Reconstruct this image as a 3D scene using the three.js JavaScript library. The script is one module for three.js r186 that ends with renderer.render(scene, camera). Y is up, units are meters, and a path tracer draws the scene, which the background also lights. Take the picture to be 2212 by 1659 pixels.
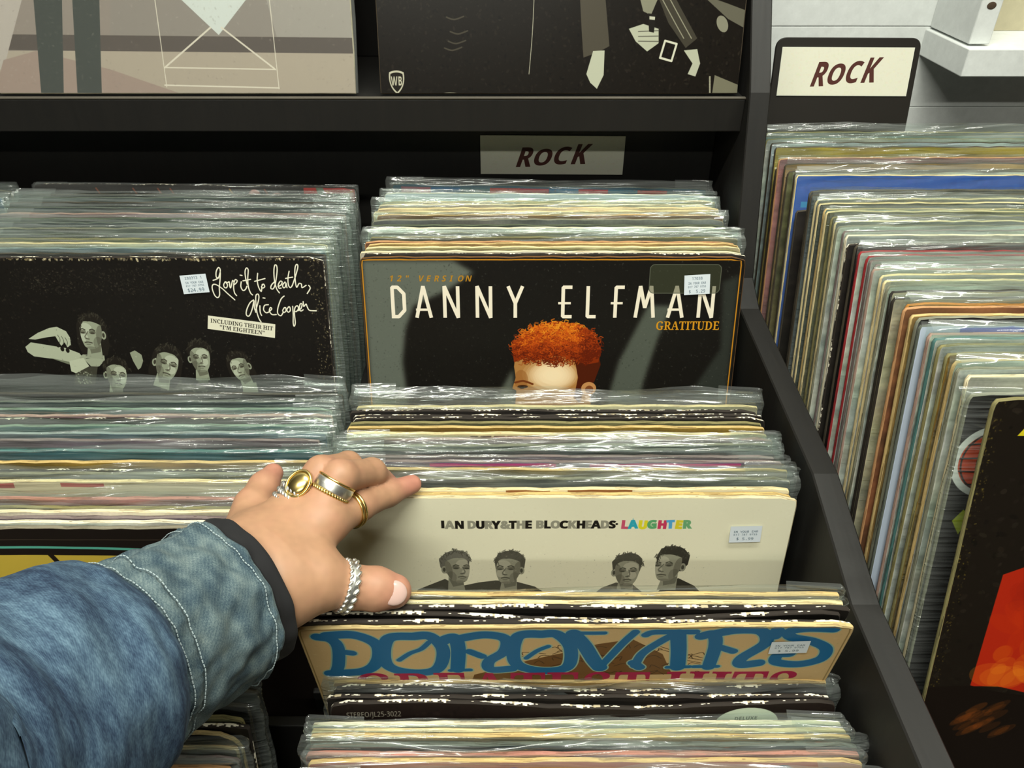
import * as THREE from 'three';
import { mergeGeometries } from 'three/addons/utils/BufferGeometryUtils.js';
import { RoundedBoxGeometry } from 'three/addons/geometries/RoundedBoxGeometry.js';
import { RectAreaLightUniformsLib } from 'three/addons/lights/RectAreaLightUniformsLib.js';
import { createNoise2D, createNoise3D, createNoise4D } from 'simplex-noise';

// ------------------------------------------------------------------ camera, light, exposure
const scene = new THREE.Scene();
scene.background = new THREE.Color(0x0b0b0b);
const FOCAL = 1661, EYE = new THREE.Vector3(0, 1.35, 0), PITCH = THREE.MathUtils.degToRad(35.5);
const camera = new THREE.PerspectiveCamera(2 * THREE.MathUtils.radToDeg(Math.atan(829.5 / FOCAL)), 2212 / 1659, 0.02, 30);
camera.position.copy(EYE);
camera.rotation.set(-PITCH, 0, 0);
scene.add(camera);
const renderer = new THREE.WebGLRenderer({ antialias: true });
renderer.toneMapping = THREE.LinearToneMapping;
renderer.toneMappingExposure = 0.425;
renderer.shadowMap.enabled = true;
RectAreaLightUniformsLib.init();
const CEILING = 2.62;
const TUBES = [[-0.35, 0.42, 1.2], [0.42, -0.28, 1.2], [-0.3, 1.75, 1.2]];   // ceiling fittings: x, z of the middle, length along x
const TUBE_COLOR = new THREE.Color().setRGB(.99, 1.0, 0.885), TUBE_NITS = 150;
for (const [x, z, len] of TUBES) {
  const l = new THREE.RectAreaLight(TUBE_COLOR, TUBE_NITS, len, 0.11);
  l.position.set(x, CEILING - 0.098, z); l.rotation.x = -Math.PI / 2; scene.add(l);
}

// ------------------------------------------------------------------ helpers
function rng(seed) { let s = seed | 0; return () => { s = (s + 0x6d2b79f5) | 0; let t = Math.imul(s ^ (s >>> 15), 1 | s); t = (t + Math.imul(t ^ (t >>> 7), 61 | t)) ^ t; return ((t ^ (t >>> 14)) >>> 0) / 4294967296; }; }
const rand = rng(7), n2 = createNoise2D(rng(11)), n3 = createNoise3D(rng(13)), n4 = createNoise4D(rng(17));
const V = (x, y, z) => new THREE.Vector3(x, y, z);
const FWD = V(0, -Math.sin(PITCH), -Math.cos(PITCH)), UPV = V(0, Math.cos(PITCH), -Math.sin(PITCH));
const ray = (px, py) => FWD.clone().addScaledVector(V(1, 0, 0), (px - 1106) / FOCAL).addScaledVector(UPV, (829.5 - py) / FOCAL);
const atY = (px, py, y) => { const d = ray(px, py); return EYE.clone().addScaledVector(d, (y - EYE.y) / d.y); };
const atZ = (px, py, z) => { const d = ray(px, py); return EYE.clone().addScaledVector(d, (z - EYE.z) / d.z); };
const atX = (px, py, x) => { const d = ray(px, py); return EYE.clone().addScaledVector(d, (x - EYE.x) / d.x); };
const atD = (px, py, depth) => EYE.clone().addScaledVector(ray(px, py), depth);
const lerp = THREE.MathUtils.lerp, clamp = THREE.MathUtils.clamp, sstep = THREE.MathUtils.smoothstep, DEG = Math.PI / 180;
const taken = new Map();
function numbered(name) { const n = taken.get(name) || 0; taken.set(name, n + 1); return n ? name + '_' + String(n).padStart(3, '0') : name; }
function mesh(name, geo, mat, parent) { const m = new THREE.Mesh(geo, mat); m.castShadow = m.receiveShadow = true; m.name = parent ? name : numbered(name); (parent || scene).add(m); return m; }
function thing(name, label, category, group) { const g = new THREE.Group(); g.name = numbered(name); g.userData = { label, category }; if (group) g.userData.group = group; scene.add(g); return g; }
const std = (color, roughness = 0.8, extra = {}) => new THREE.MeshStandardMaterial({ color, roughness, ...extra });
const box = (x0, x1, y0, y1, z0, z1, r = 0.0012) => { const g = new RoundedBoxGeometry(x1 - x0, y1 - y0, z1 - z0, 2, Math.min(r, (x1 - x0) / 2.1, (y1 - y0) / 2.1, (z1 - z0) / 2.1)); g.translate((x0 + x1) / 2, (y0 + y1) / 2, (z0 + z1) / 2); return g; };
function metreUV(g, s = 1) { const p = g.attributes.position, n = g.attributes.normal, uv = []; for (let i = 0; i < p.count; i++) { const ax = Math.abs(n.getX(i)), ay = Math.abs(n.getY(i)), az = Math.abs(n.getZ(i)); if (ax >= ay && ax >= az) uv.push(p.getZ(i) / s, p.getY(i) / s); else if (ay >= az) uv.push(p.getX(i) / s, p.getZ(i) / s); else uv.push(p.getX(i) / s, p.getY(i) / s); } g.setAttribute('uv', new THREE.Float32BufferAttribute(uv, 2)); return g; }

// ------------------------------------------------------------------ textures
function canvasTex(w, h, draw, srgb = true) {
  const c = document.createElement('canvas'); c.width = w; c.height = h; const x = c.getContext('2d'); draw(x, w, h);
  const t = new THREE.CanvasTexture(c); if (srgb) t.colorSpace = THREE.SRGBColorSpace; t.wrapS = t.wrapT = THREE.RepeatWrapping; t.magFilter = THREE.LinearFilter; return t;
}
function pixelTex(w, h, f, srgb = true) {
  const d = new Uint8Array(w * h * 4);
  for (let y = 0; y < h; y++) for (let x = 0; x < w; x++) { const c = f(x / w, y / h, x, y), i = 4 * (y * w + x); d[i] = clamp(c[0], 0, 255); d[i + 1] = clamp(c[1], 0, 255); d[i + 2] = clamp(c[2], 0, 255); d[i + 3] = 255; }
  const t = new THREE.DataTexture(d, w, h); t.wrapS = t.wrapT = THREE.RepeatWrapping; t.magFilter = THREE.LinearFilter; if (srgb) t.colorSpace = THREE.SRGBColorSpace; t.needsUpdate = true; return t;
}
const tile = (u, v, fu, fv, k = 0) => { const a = u * 2 * Math.PI, b = v * 2 * Math.PI; return n4(Math.cos(a) * fu + 7 * k, Math.sin(a) * fu, Math.cos(b) * fv + 3.1 * k, Math.sin(b) * fv); };
const paperTex = pixelTex(256, 256, (u, v) => { const g = 236 + 12 * tile(u, v, 2, 2) + 7 * tile(u, v, 14, 14, 1); return [g, g, g]; });
const edgeLight = canvasTex(1024, 32, (c, w, h) => {            // fold of a sleeve: paper with scuffs and small dark chips
  const r = rng(3); c.fillStyle = '#efe9d8'; c.fillRect(0, 0, w, h);
  for (let i = 0; i < 420; i++) { const g = 150 + 105 * r(); c.fillStyle = `rgba(${g},${g * .96 | 0},${g * .86 | 0},.5)`; c.fillRect(r() * w, r() * h, 6 + 60 * r(), 1 + 3 * r()); }
  for (let i = 0; i < 70; i++) { c.fillStyle = `rgba(70,55,35,${.25 + .4 * r()})`; c.fillRect(r() * w, r() * h, 3 + 34 * r(), 1 + 2.5 * r()); }
});
const edgeWorn = canvasTex(1024, 32, (c, w, h) => {             // dark fold whose ink has chipped to the white board
  const r = rng(5); c.fillStyle = '#241c15'; c.fillRect(0, 0, w, h);
  for (let x = 0; x < w; x += 3) { const a = n2(x * .012, 3) + .6 * n2(x * .07, 9); if (a > -.15) { c.fillStyle = r() < .75 ? '#ece4cf' : '#b9ab8c'; const k = clamp((a + .15) * 1.4, .15, 1); c.fillRect(x, h * (.5 - .45 * k) + 3 * r(), 3.5, h * .8 * k * (.5 + .5 * r())); } }
});
const printTex = [0, 1, 2, 3].map((k) => pixelTex(512, 512, (u, v) => {      // mottled print of an anonymous cover: soft blocks of ink, darker and lighter
  const b = n2(u * 5 + 20 * k, v * 9) , s = n2(u * 2.2 + 5 * k, v * 26 + 4); const g = 205 + 34 * b + 30 * s + 9 * n2(u * 90, v * 90 + k); return [g + 10 * n2(u * 3, v * 7 + 30 * k), g, g + 10 * n2(u * 3 + 9, v * 6 + 11 * k)];
}));
const crinkle = pixelTex(512, 512, (u, v) => { const r = 1 - Math.abs(tile(u, v, .7, 2.2, 2)), q = 1 - Math.abs(tile(u, v, 1.6, 5, 5)); const g = 255 * (.62 * r * r * r * r + .3 * q * q * q + .08 * (.5 + .5 * tile(u, v, 4, 12, 8))); return [g, g, g]; }, false);
const woodTex = pixelTex(256, 512, (u, v) => { const g = 200 + 26 * tile(u, v, 5, .6) + 20 * tile(u, v, 18, 1.1, 2) + 10 * tile(u, v, 40, 20, 4); return [g, g * .97, g * .93]; });
const plasterTex = pixelTex(512, 512, (u, v) => { const g = 238 + 9 * tile(u, v, 1, 1) + 6 * tile(u, v, 6, 6, 1) + 4 * tile(u, v, 26, 26, 3); return [g, g, g]; });

// ------------------------------------------------------------------ common materials
const M = {
  blackWood: std(0x181512, .6, { map: woodTex, bumpMap: woodTex, bumpScale: .0003 }),
  blackWoodWorn: std(0x6e6a62, .7, { map: woodTex }),
  whitePaint: std(0xf1f4f2, .55, { map: plasterTex, bumpMap: plasterTex, bumpScale: .0006 }),
  beigePaint: std(0xcfc6a6, .6, { map: plasterTex }),
  gap: std(0xb5b5ae, .9),
  plate: std(0x1d1915, .45),
  plastic: new THREE.MeshPhysicalMaterial({ color: new THREE.Color().setRGB(.90, .94, .92), roughness: .13, transmission: .945, thickness: 0, ior: 1.6, bumpMap: crinkle, bumpScale: .0009, side: THREE.DoubleSide }),
  shrink: new THREE.MeshPhysicalMaterial({ color: new THREE.Color().setRGB(.94, .96, .95), roughness: .1, transmission: .95, thickness: 0, ior: 1.5, side: THREE.DoubleSide }),
};
const hex = (n) => '#' + n.toString(16).padStart(6, '0');

// ------------------------------------------------------------------ the room
function structure(m, label, category) { m.userData = { kind: 'structure', label, category }; return m; }
const WALLZ = -0.955;
const wallBack = new THREE.Group(); wallBack.name = 'wall_back'; scene.add(wallBack); structure(wallBack, 'white painted board wall behind the record racks', 'wall');
mesh('backing', box(-4.6, 4.6, 0, 2.7, WALLZ - .12, WALLZ - .012), M.gap, wallBack);
{
  const joints = [0, .27, .45, .63, .81, .95, 1.082, 1.172, 1.30, 1.48, 1.66, 1.84, 2.02, 2.2, 2.38, 2.7];
  for (let i = 0; i < joints.length - 1; i++) mesh('plank', metreUV(box(-4.6, 4.6, joints[i] + .0003, joints[i + 1] - .0003, WALLZ - .014, WALLZ, .0007), .5), M.whitePaint, wallBack);
}
structure(mesh('wall_left', metreUV(box(-4.72, -4.6, 0, 2.7, WALLZ - .12, 6), .5), M.whitePaint), 'white painted side wall of the shop', 'wall');
structure(mesh('wall_right', metreUV(box(4.6, 4.72, 0, 2.7, WALLZ - .12, 6), .5), M.whitePaint), 'white painted side wall across the aisle', 'wall');
structure(mesh('wall_front', metreUV(box(-4.72, 4.72, 0, 2.7, 6, 6.12), .5), M.whitePaint), 'white painted wall at the far end of the shop', 'wall');
structure(mesh('floor', metreUV(box(-4.72, 4.72, -.1, 0, WALLZ - .12, 6.12), .4), std(0x5b4d3d, .7, { map: woodTex })), 'brown wooden shop floor', 'floor');
structure(mesh('ceiling', metreUV(box(-4.72, 4.72, 2.62, 2.74, WALLZ - .12, 6.12), .5), M.whitePaint), 'white painted shop ceiling', 'ceiling');
TUBES.forEach(([x, z, len], i) => {
  const g = thing('ceiling_light', 'long white fluorescent ceiling fitting with two bare tubes', 'light', 'fluorescent ceiling fittings'); g.position.set(x, CEILING, z);
  mesh('housing', box(-len / 2 - .03, len / 2 + .03, -.05, 0, -.07, .07, .004), std(0xe8e8e4, .5), g);
  for (const s of [-1, 1]) { const t = new THREE.CylinderGeometry(.013, .013, len, 16); t.rotateZ(Math.PI / 2); t.translate(0, -.072, s * .032); mesh('tube', t, new THREE.MeshStandardMaterial({ color: 0xffffff, emissive: TUBE_COLOR, emissiveIntensity: 6 }), g); }
});

// ------------------------------------------------------------------ white ledge on the wall
{
  const g = thing('wall_ledge', 'white painted ledge and upright board fixed to the white wall', 'ledge');
  const c = atZ(2000, 62, WALLZ), X = c.x, Y = c.y, F = atY(2096, 106, Y).z;
  mesh('ledge_board', metreUV(box(X, X + .8, Y - .028, Y, WALLZ, F, .0015), .5), M.whitePaint, g);
  mesh('upright_board', metreUV(box(X + .004, X + .026, Y + .002, Y + .5, WALLZ, F - .012, .0015), .5), M.whitePaint, g);
  mesh('back_panel', metreUV(box(X + .026, X + .8, Y, Y + .5, WALLZ, WALLZ + .012, .001), .5), M.beigePaint, g);
  const hole = atZ(2152, 12, F - .012); const h = new THREE.SphereGeometry(.004, 12, 8); h.scale(1.2, .9, .12); h.translate(X + .015, hole.y, F - .0118); mesh('chip', h, std(0x4a3a2c, .9), g);
}

// ------------------------------------------------------------------ black tiered rack
const LEVEL = [1.071, 0.989, 0.928], IN = .204, OUT = .222;
{
  const g = thing('record_rack', 'black painted tiered wooden record rack with display shelf above', 'rack');
  const prof = [[-.0, .965], [-.30, .972], [-.39, .996], [-.60, 1.004], [-.633, 1.018], [-.683, 1.17], [-.724, 1.2355], [-.80, 1.40], [-.945, 1.40], [-.945, 0], [-.0, 0]];
  const side = (x) => { const s = new THREE.Shape(prof.map(([z, y]) => new THREE.Vector2(-z, y))); const e = new THREE.ExtrudeGeometry(s, { depth: OUT - IN - .002, bevelEnabled: true, bevelSize: .001, bevelThickness: .001, bevelSegments: 1 }); e.rotateY(Math.PI / 2); e.translate(x + .001, 0, 0); return metreUV(e, .35); };
  mesh('side_panel', side(IN), M.blackWood, g);
  mesh('side_panel', side(-1.02), M.blackWood, g);
  const X0 = -1.0, bd = (name, ...b) => mesh(name, metreUV(box(...b), .35), M.blackWood, g);
  bd('tier_board', X0, IN, .747, .763, -.775, -.487);
  bd('tier_board', X0, IN, .664, .680, -.53, -.29);
  bd('tier_board', X0, IN, .602, .618, -.32, -.02);
  const lean = (y0, y1, z0, a) => { const b = box(X0, IN, 0, y1 - y0, 0, .008); b.rotateX(-a * DEG); b.translate(0, y0, z0); return metreUV(b, .35); };
  mesh('front_board', lean(.745, .950, -.482, 13.5), M.blackWood, g);
  mesh('front_board', lean(.664, .862, -.292, 1), M.blackWood, g);
  mesh('front_board', lean(.584, .79, -.03, 6), M.blackWood, g);
  bd('back_panel', X0, IN, .60, 1.134, -.782, -.770);
  bd('display_shelf', X0, IN, 1.1345, 1.1625, -.945, -.690);
  bd('display_back', X0, IN, 1.1625, 1.40, -.862, -.850);
  mesh('shelf_edge', box(X0, IN, 1.1625, 1.1645, -.6935, -.6895, .0008), M.blackWoodWorn, g);
  for (const x of [-.139, -.474]) { bd('divider', x - .004, x + .004, .765, .93, -.76, -.545); bd('divider', x - .004, x + .004, .682, .85, -.52, -.32); bd('divider', x - .004, x + .004, .60, .78, -.285, -.05); }
}
{
  const g = thing('record_bin', 'dark high record bin beside the tiered rack', 'bin');
  const bd = (name, ...b) => mesh(name, metreUV(box(...b), .35), M.blackWood, g), x0 = .226, x1 = .60;
  bd('bin_floor', x0, x1, .785, .80, -.80, -.10); bd('bin_side', x1, x1 + .016, .0, 1.02, -.86, -.06); bd('bin_back', x0, x1, 0, 1.06, -.875, -.862); bd('bin_front', x0, x1, .0, .92, -.095, -.08);
}

// ------------------------------------------------------------------ signs
const rockPrint = (c, w, h) => {
  c.save(); c.translate(w * .5, h * .52); c.transform(1, -.03, -.30, 1, 0, 0); c.fillStyle = '#4a1f17'; c.textAlign = 'center'; c.textBaseline = 'middle';
  c.scale(1.02, 1); c.font = `bold ${h * .66}px sans-serif`; let x = -w * .185; for (const [ch, dy, s] of [['R', .02, 1.08], ['O', .03, .9], ['C', .0, .95], ['K', -.03, 1.1]]) { c.save(); c.translate(x, dy * h); c.scale(.92, s); c.fillText(ch, 0, 0); c.strokeStyle = '#4a1f17'; c.lineWidth = h * .012; c.strokeText(ch, 0, 0); c.restore(); x += w * .125; }
  c.restore();
};
const cardTex = canvasTex(1024, 300, (c, w, h) => { const r = rng(21); c.fillStyle = '#d8d6c4'; c.fillRect(0, 0, w, h); for (let i = 0; i < 900; i++) { c.fillStyle = `rgba(${150 + 90 * r() | 0},${150 + 80 * r() | 0},${110 + 70 * r() | 0},.05)`; c.fillRect(r() * w, r() * h, 20 * r() + 4, 14 * r() + 3); } rockPrint(c, w, h); });
{
  const zc = -.7685, c0 = atZ(1037, 293, zc), c1 = atZ(1352, 296, zc), c2 = atZ(1041, 377, zc), w = c1.x - c0.x, h = c0.y - c2.y;
  const b = box(-w / 2, w / 2, -h, 0, 0, .0012, .0004); const s = thing('rock_sign', 'small white card lettered ROCK stuck to the black rack panel', 'sign');
  s.position.set((c0.x + c1.x) / 2, c0.y, zc - .0012); s.rotation.z = -.006;
  mesh('card', b, std(0xd8d6c4, .6), s);
  const f = new THREE.PlaneGeometry(w - .001, h - .001); f.translate(0, -h / 2, .00135); mesh('lettering', f, std(0xffffff, .6, { map: cardTex }), s);
}
{
  const a = 13 * DEG, zb = -.772, top = atZ(1840, 86, -.79), s = thing('divider_sign', 'black divider plate with a white card lettered ROCK behind the high bin of records', 'sign');
  const L = atZ(1676, 140, -.785).x, R = atZ(1986, 140, -.785).x, w = R - L, H = (top.y - .9) / Math.cos(a);
  s.position.set((L + R) / 2, top.y, -.797); s.rotation.set(-a, 0, -.004);
  const sh = new THREE.Shape(); const r = .010; sh.moveTo(-w / 2, -H); sh.lineTo(w / 2, -H); sh.lineTo(w / 2, -r); sh.quadraticCurveTo(w / 2, 0, w / 2 - r, 0); sh.lineTo(-w / 2 + r, 0); sh.quadraticCurveTo(-w / 2, 0, -w / 2, -r);
  mesh('plate', new THREE.ExtrudeGeometry(sh, { depth: .002, bevelEnabled: true, bevelSize: .0006, bevelThickness: .0006, bevelSegments: 1 }), M.plate, s);
  const cw = w * .92, ch = .044; const card = new THREE.BoxGeometry(cw, ch, .0008); card.translate(0, -.008 - ch / 2, .0031); mesh('card', card, std(0xdadacb, .55), s);
  const f = new THREE.PlaneGeometry(cw - .001, ch - .001); f.translate(0, -.008 - ch / 2, .0036); mesh('lettering', f, std(0xffffff, .55, { map: cardTex }), s);
}

// ------------------------------------------------------------------ record sleeves: geometry
const W = .3125, H = .3125;
function jacketGeo(seed, { T = .0032, bow = .0006, dent = .0004, r = .003, warp = null } = {}) {
  const nx = 28, ys = [0, .1, .3, .5, .68, .8, .88, .93, .96, .98, .992, 1], ny = ys.length - 1, r0 = rng(seed), o = r0() * 50;
  const pos = [], uv = [], idx = [], row = nx + 1;
  const off = (x, y) => bow * Math.cos(Math.PI * x / W) * (y / H) + dent * n2(x * 14 + o, y * 9 + o) * (y / H) + (warp ? warp(x, y) : 0);
  const put = (i, j) => {
    let x = (i / nx - .5) * W, y = ys[j] * H; const cx = W / 2 - r, cy = H - r;
    if (Math.abs(x) > cx && y > cy) { const dx = Math.abs(x) - cx, dy = y - cy, d = Math.hypot(dx, dy); if (d > r) { x = Math.sign(x) * (cx + dx * r / d); y = cy + dy * r / d; } }
    if (j === ny) y += .0006 * n2(x * 40 + o, o);
    return [x, y];
  };
  for (const s of [1, -1]) for (let j = 0; j <= ny; j++) for (let i = 0; i <= nx; i++) { const [x, y] = put(i, j); pos.push(x, y, off(x, y) + s * T / 2); uv.push(i / nx, ys[j]); }
  const nf = row * (ny + 1);
  for (let j = 0; j < ny; j++) for (let i = 0; i < nx; i++) { const a = j * row + i, b = a + 1, c = a + row, d = c + 1; idx.push(a, b, d, a, d, c, nf + a, nf + d, nf + b, nf + a, nf + c, nf + d); }
  const faces = idx.length, rim = [];
  for (let i = 0; i <= nx; i++) rim.push([i, 0, 0, -1]); for (let j = 1; j <= ny; j++) rim.push([nx, j, 1, 0]); for (let i = nx - 1; i >= 0; i--) rim.push([i, ny, 0, 1]); for (let j = ny - 1; j >= 0; j--) rim.push([0, j, -1, 0]);
  const K = 4, base = pos.length / 3; let run = 0, last = null;
  for (const [i, j, ox, oy] of rim) { const [x, y] = put(i, j); if (last) run += Math.hypot(x - last[0], y - last[1]); last = [x, y]; for (let k = 0; k <= K; k++) { const a = (k / K - .5) * Math.PI; pos.push(x + ox * Math.cos(a) * T * .3, y + oy * Math.cos(a) * T * .3, off(x, y) - Math.sin(a) * T / 2); uv.push(run / .45 + o, k / K); } }
  for (let q = 0; q < rim.length - 1; q++) for (let k = 0; k < K; k++) { const a = base + q * (K + 1) + k, b = a + K + 1; idx.push(a, a + 1, b, a + 1, b + 1, b); }
  const g = new THREE.BufferGeometry(); g.setAttribute('position', new THREE.Float32BufferAttribute(pos, 3)); g.setAttribute('uv', new THREE.Float32BufferAttribute(uv, 2)); g.setIndex(idx);
  g.addGroup(0, faces, 0); g.addGroup(faces, idx.length - faces, 1); g.computeVertexNormals(); return g;
}
function bagGeo(seed, { T = .0032, e = .010, side = .0045, amp = .0009, curl = 0, gap = .0005, open = false } = {}) {
  const r0 = rng(seed), o = r0() * 80, nf = 60, sec = [];
  if (!open) sec.push([-W / 2 + .03, -1], [-W / 2 - side * .5, -1], [-W / 2 - side, -.6], [-W / 2 - side, .5]);
  for (let i = 0; i <= nf; i++) sec.push([(i / nf - .5) * W, 1]);
  if (!open) sec.push([W / 2 + side, .5], [W / 2 + side, -.6], [W / 2 + side * .5, -1], [W / 2 - .03, -1]);
  const ys = [0, .06, .12, .17, .21, .24, .258, .27, .28, .288, .294, .299, .303, .306, .3085, .3105, .3125].map((y) => [y, 0]); for (let k = 1; k <= 7; k++) ys.push([H, k / 7]);
  const pos = [], uv = [], idx = [], n = sec.length; let fold = 0;
  const lay = (secs, rows, back) => {
    const b0 = pos.length / 3;
    for (const [y0, m] of rows) secs.forEach(([x, zs]) => {
      const mouth = e * (.80 + .22 * n2(x * 5 + o, back ? 5.5 : 1.5) + .05 * n2(x * 22 + o, 2.2)), y = y0 + m * Math.max(.002, mouth);
      const a = amp * (sstep(y0, .19, .31) * (1 + 1.6 * m) + .12);
      let z = zs * (T / 2 + gap + (zs > 0 ? .0002 : 0));
      z += a * (.75 * (1 - Math.abs(n2(x * 2.2 + o, y * 70 + 3 * x * 6 * (o % 1 - .5) + o))) ** 2 + .35 * Math.abs(n2(x * 7 + o, y * 150 + 3)) - .1) * (zs > .9 ? 1 : zs < -.9 ? -.5 : 0) + (m > 0 ? a * .9 * n2(x * 7 + o, y * 60) : 0);
      if (m > 0) z += (back ? .35 : -.45) * T * m + curl * m * m * (.6 + .5 * n2(x * 6 + o, 8)) ;
      pos.push(x + (Math.abs(x) > W / 2 ? .0012 * n2(y * 60 + o, x > 0 ? 3 : 9) * (1 + 2 * m) : 0), y, z); uv.push(x / .55 + o, y / .10);
    });
    for (let j = 0; j < rows.length - 1; j++) for (let i = 0; i < secs.length - 1; i++) { const a = b0 + j * secs.length + i, b = a + 1, c = a + secs.length, d = c + 1; back ? idx.push(a, d, b, a, c, d) : idx.push(a, b, d, a, d, c); }
  };
  lay(sec, ys, false);
  const bs = []; for (let i = 0; i <= nf; i++) bs.push([(i / nf - .5) * (W + side), -1]);
  lay(bs, [[.300, 0], [.307, 0], [H, 0], ...[.25, .5, .75, 1].map((k) => [H, k])], true);
  const g = new THREE.BufferGeometry(); g.setAttribute('position', new THREE.Float32BufferAttribute(pos, 3)); g.setAttribute('uv', new THREE.Float32BufferAttribute(uv, 2)); g.setIndex(idx); g.computeVertexNormals(); return g;
}
const jackets = [0, 1, 2, 3, 4, 5].map((k) => jacketGeo(40 + k, { bow: [.0003, -.0003, .0005, 0, -.0004, .0002][k], dent: .0004, r: [.002, .004, .003, .005, .002, .003][k] }));
const bags = [[.003, .0014, .0006], [.004, .0017, -.001], [.006, .0020, .001], [.0035, .0015, -.0006], [.005, .0018, .0008], [.008, .0020, -.002], [.002, .0010, 0], [.004, .0020, .001]].map(([e, amp, curl], k) => bagGeo(70 + k, { e, amp, curl, side: .0028 + .0025 * (k % 3) }));
const openBags = [[.004, .0016, .001], [.006, .0018, -.001], [.008, .0020, .002], [.003, .0014, 0], [.010, .0020, -.002]].map(([e, amp, curl], k) => bagGeo(170 + k, { e, amp, curl, open: true, side: .001 }));
const longBag = bagGeo(95, { e: .017, amp: .0014, curl: -.003, side: .005 });

// ------------------------------------------------------------------ covers
const frontMats = new Map(), edgeMats = new Map();
const plainFront = (c, k) => { const key = c + '/' + k; if (!frontMats.has(key)) frontMats.set(key, std(c, .55, { map: printTex[k] })); return frontMats.get(key); };
const edgeMat = (c) => { if (!edgeMats.has(c)) edgeMats.set(c, c === 'worn' ? std(0xffffff, .85, { map: edgeWorn }) : std(c, .85, { map: edgeLight })); return edgeMats.get(c); };
const print = (map, roughness) => new THREE.MeshPhysicalMaterial({ color: 0xffffff, map, roughness, specularIntensity: .4 });
const stripCover = (draw, rough = .5) => { const t = canvasTex(1024, 205, (c, w, h) => { c.scale(w / 312.5, h / 62.5); draw(c); }); t.wrapS = t.wrapT = THREE.ClampToEdgeWrapping; t.repeat.set(1, 5); t.offset.set(0, -4); return print(t, rough); };
const fullCover = (size, draw, rough = .45) => print(canvasTex(size, size, (c) => { c.scale(size / 312.5, size / 312.5); draw(c); }), rough);
// from a photo pixel to millimetres on a leaning cover (from its top left corner)
function coverMap(xc, yt, zt, deg, w = W) { const a = deg * DEG, n = V(0, Math.sin(a), Math.cos(a)), up = V(0, Math.cos(a), -Math.sin(a)), T0 = V(xc - w / 2, yt, zt); return (px, py) => { const d = ray(px, py), t = T0.clone().sub(EYE).dot(n) / d.dot(n), q = EYE.clone().addScaledVector(d, t).sub(T0); return [q.x * 1000, -q.dot(up) * 1000]; }; }
const speckle = (c, seed, n, x, y, w, h, cols, size = 1.4, alpha = .3) => { const r = rng(seed); for (let i = 0; i < n; i++) { c.globalAlpha = alpha * r(); c.fillStyle = cols[r() * cols.length | 0]; const s = size * (.3 + r()); c.beginPath(); c.ellipse(x + w * r(), y + h * r(), s * (.7 + .6 * r()), s * .6, r() * 3, 0, 7); c.fill(); } c.globalAlpha = 1; };
const poly = (c, pts, fill) => { c.fillStyle = fill; c.beginPath(); pts.forEach(([x, y], i) => i ? c.lineTo(x, y) : c.moveTo(x, y)); c.closePath(); c.fill(); };
const curve = (c, pts, w, col) => { c.strokeStyle = col; c.lineWidth = w; c.lineCap = c.lineJoin = 'round'; c.beginPath(); c.moveTo(...pts[0]); const at = (i) => pts[clamp(i, 0, pts.length - 1)]; for (let i = 0; i < pts.length - 1; i++) { const [a, b, d, e] = [at(i - 1), at(i), at(i + 1), at(i + 2)]; c.bezierCurveTo(b[0] + (d[0] - a[0]) / 6, b[1] + (d[1] - a[1]) / 6, d[0] - (e[0] - b[0]) / 6, d[1] - (e[1] - b[1]) / 6, d[0], d[1]); } c.stroke(); };
const blob = (c, x, y, rx, ry, col, rot = 0) => { c.fillStyle = col; c.beginPath(); c.ellipse(x, y, rx, ry, rot, 0, 7); c.fill(); };
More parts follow.
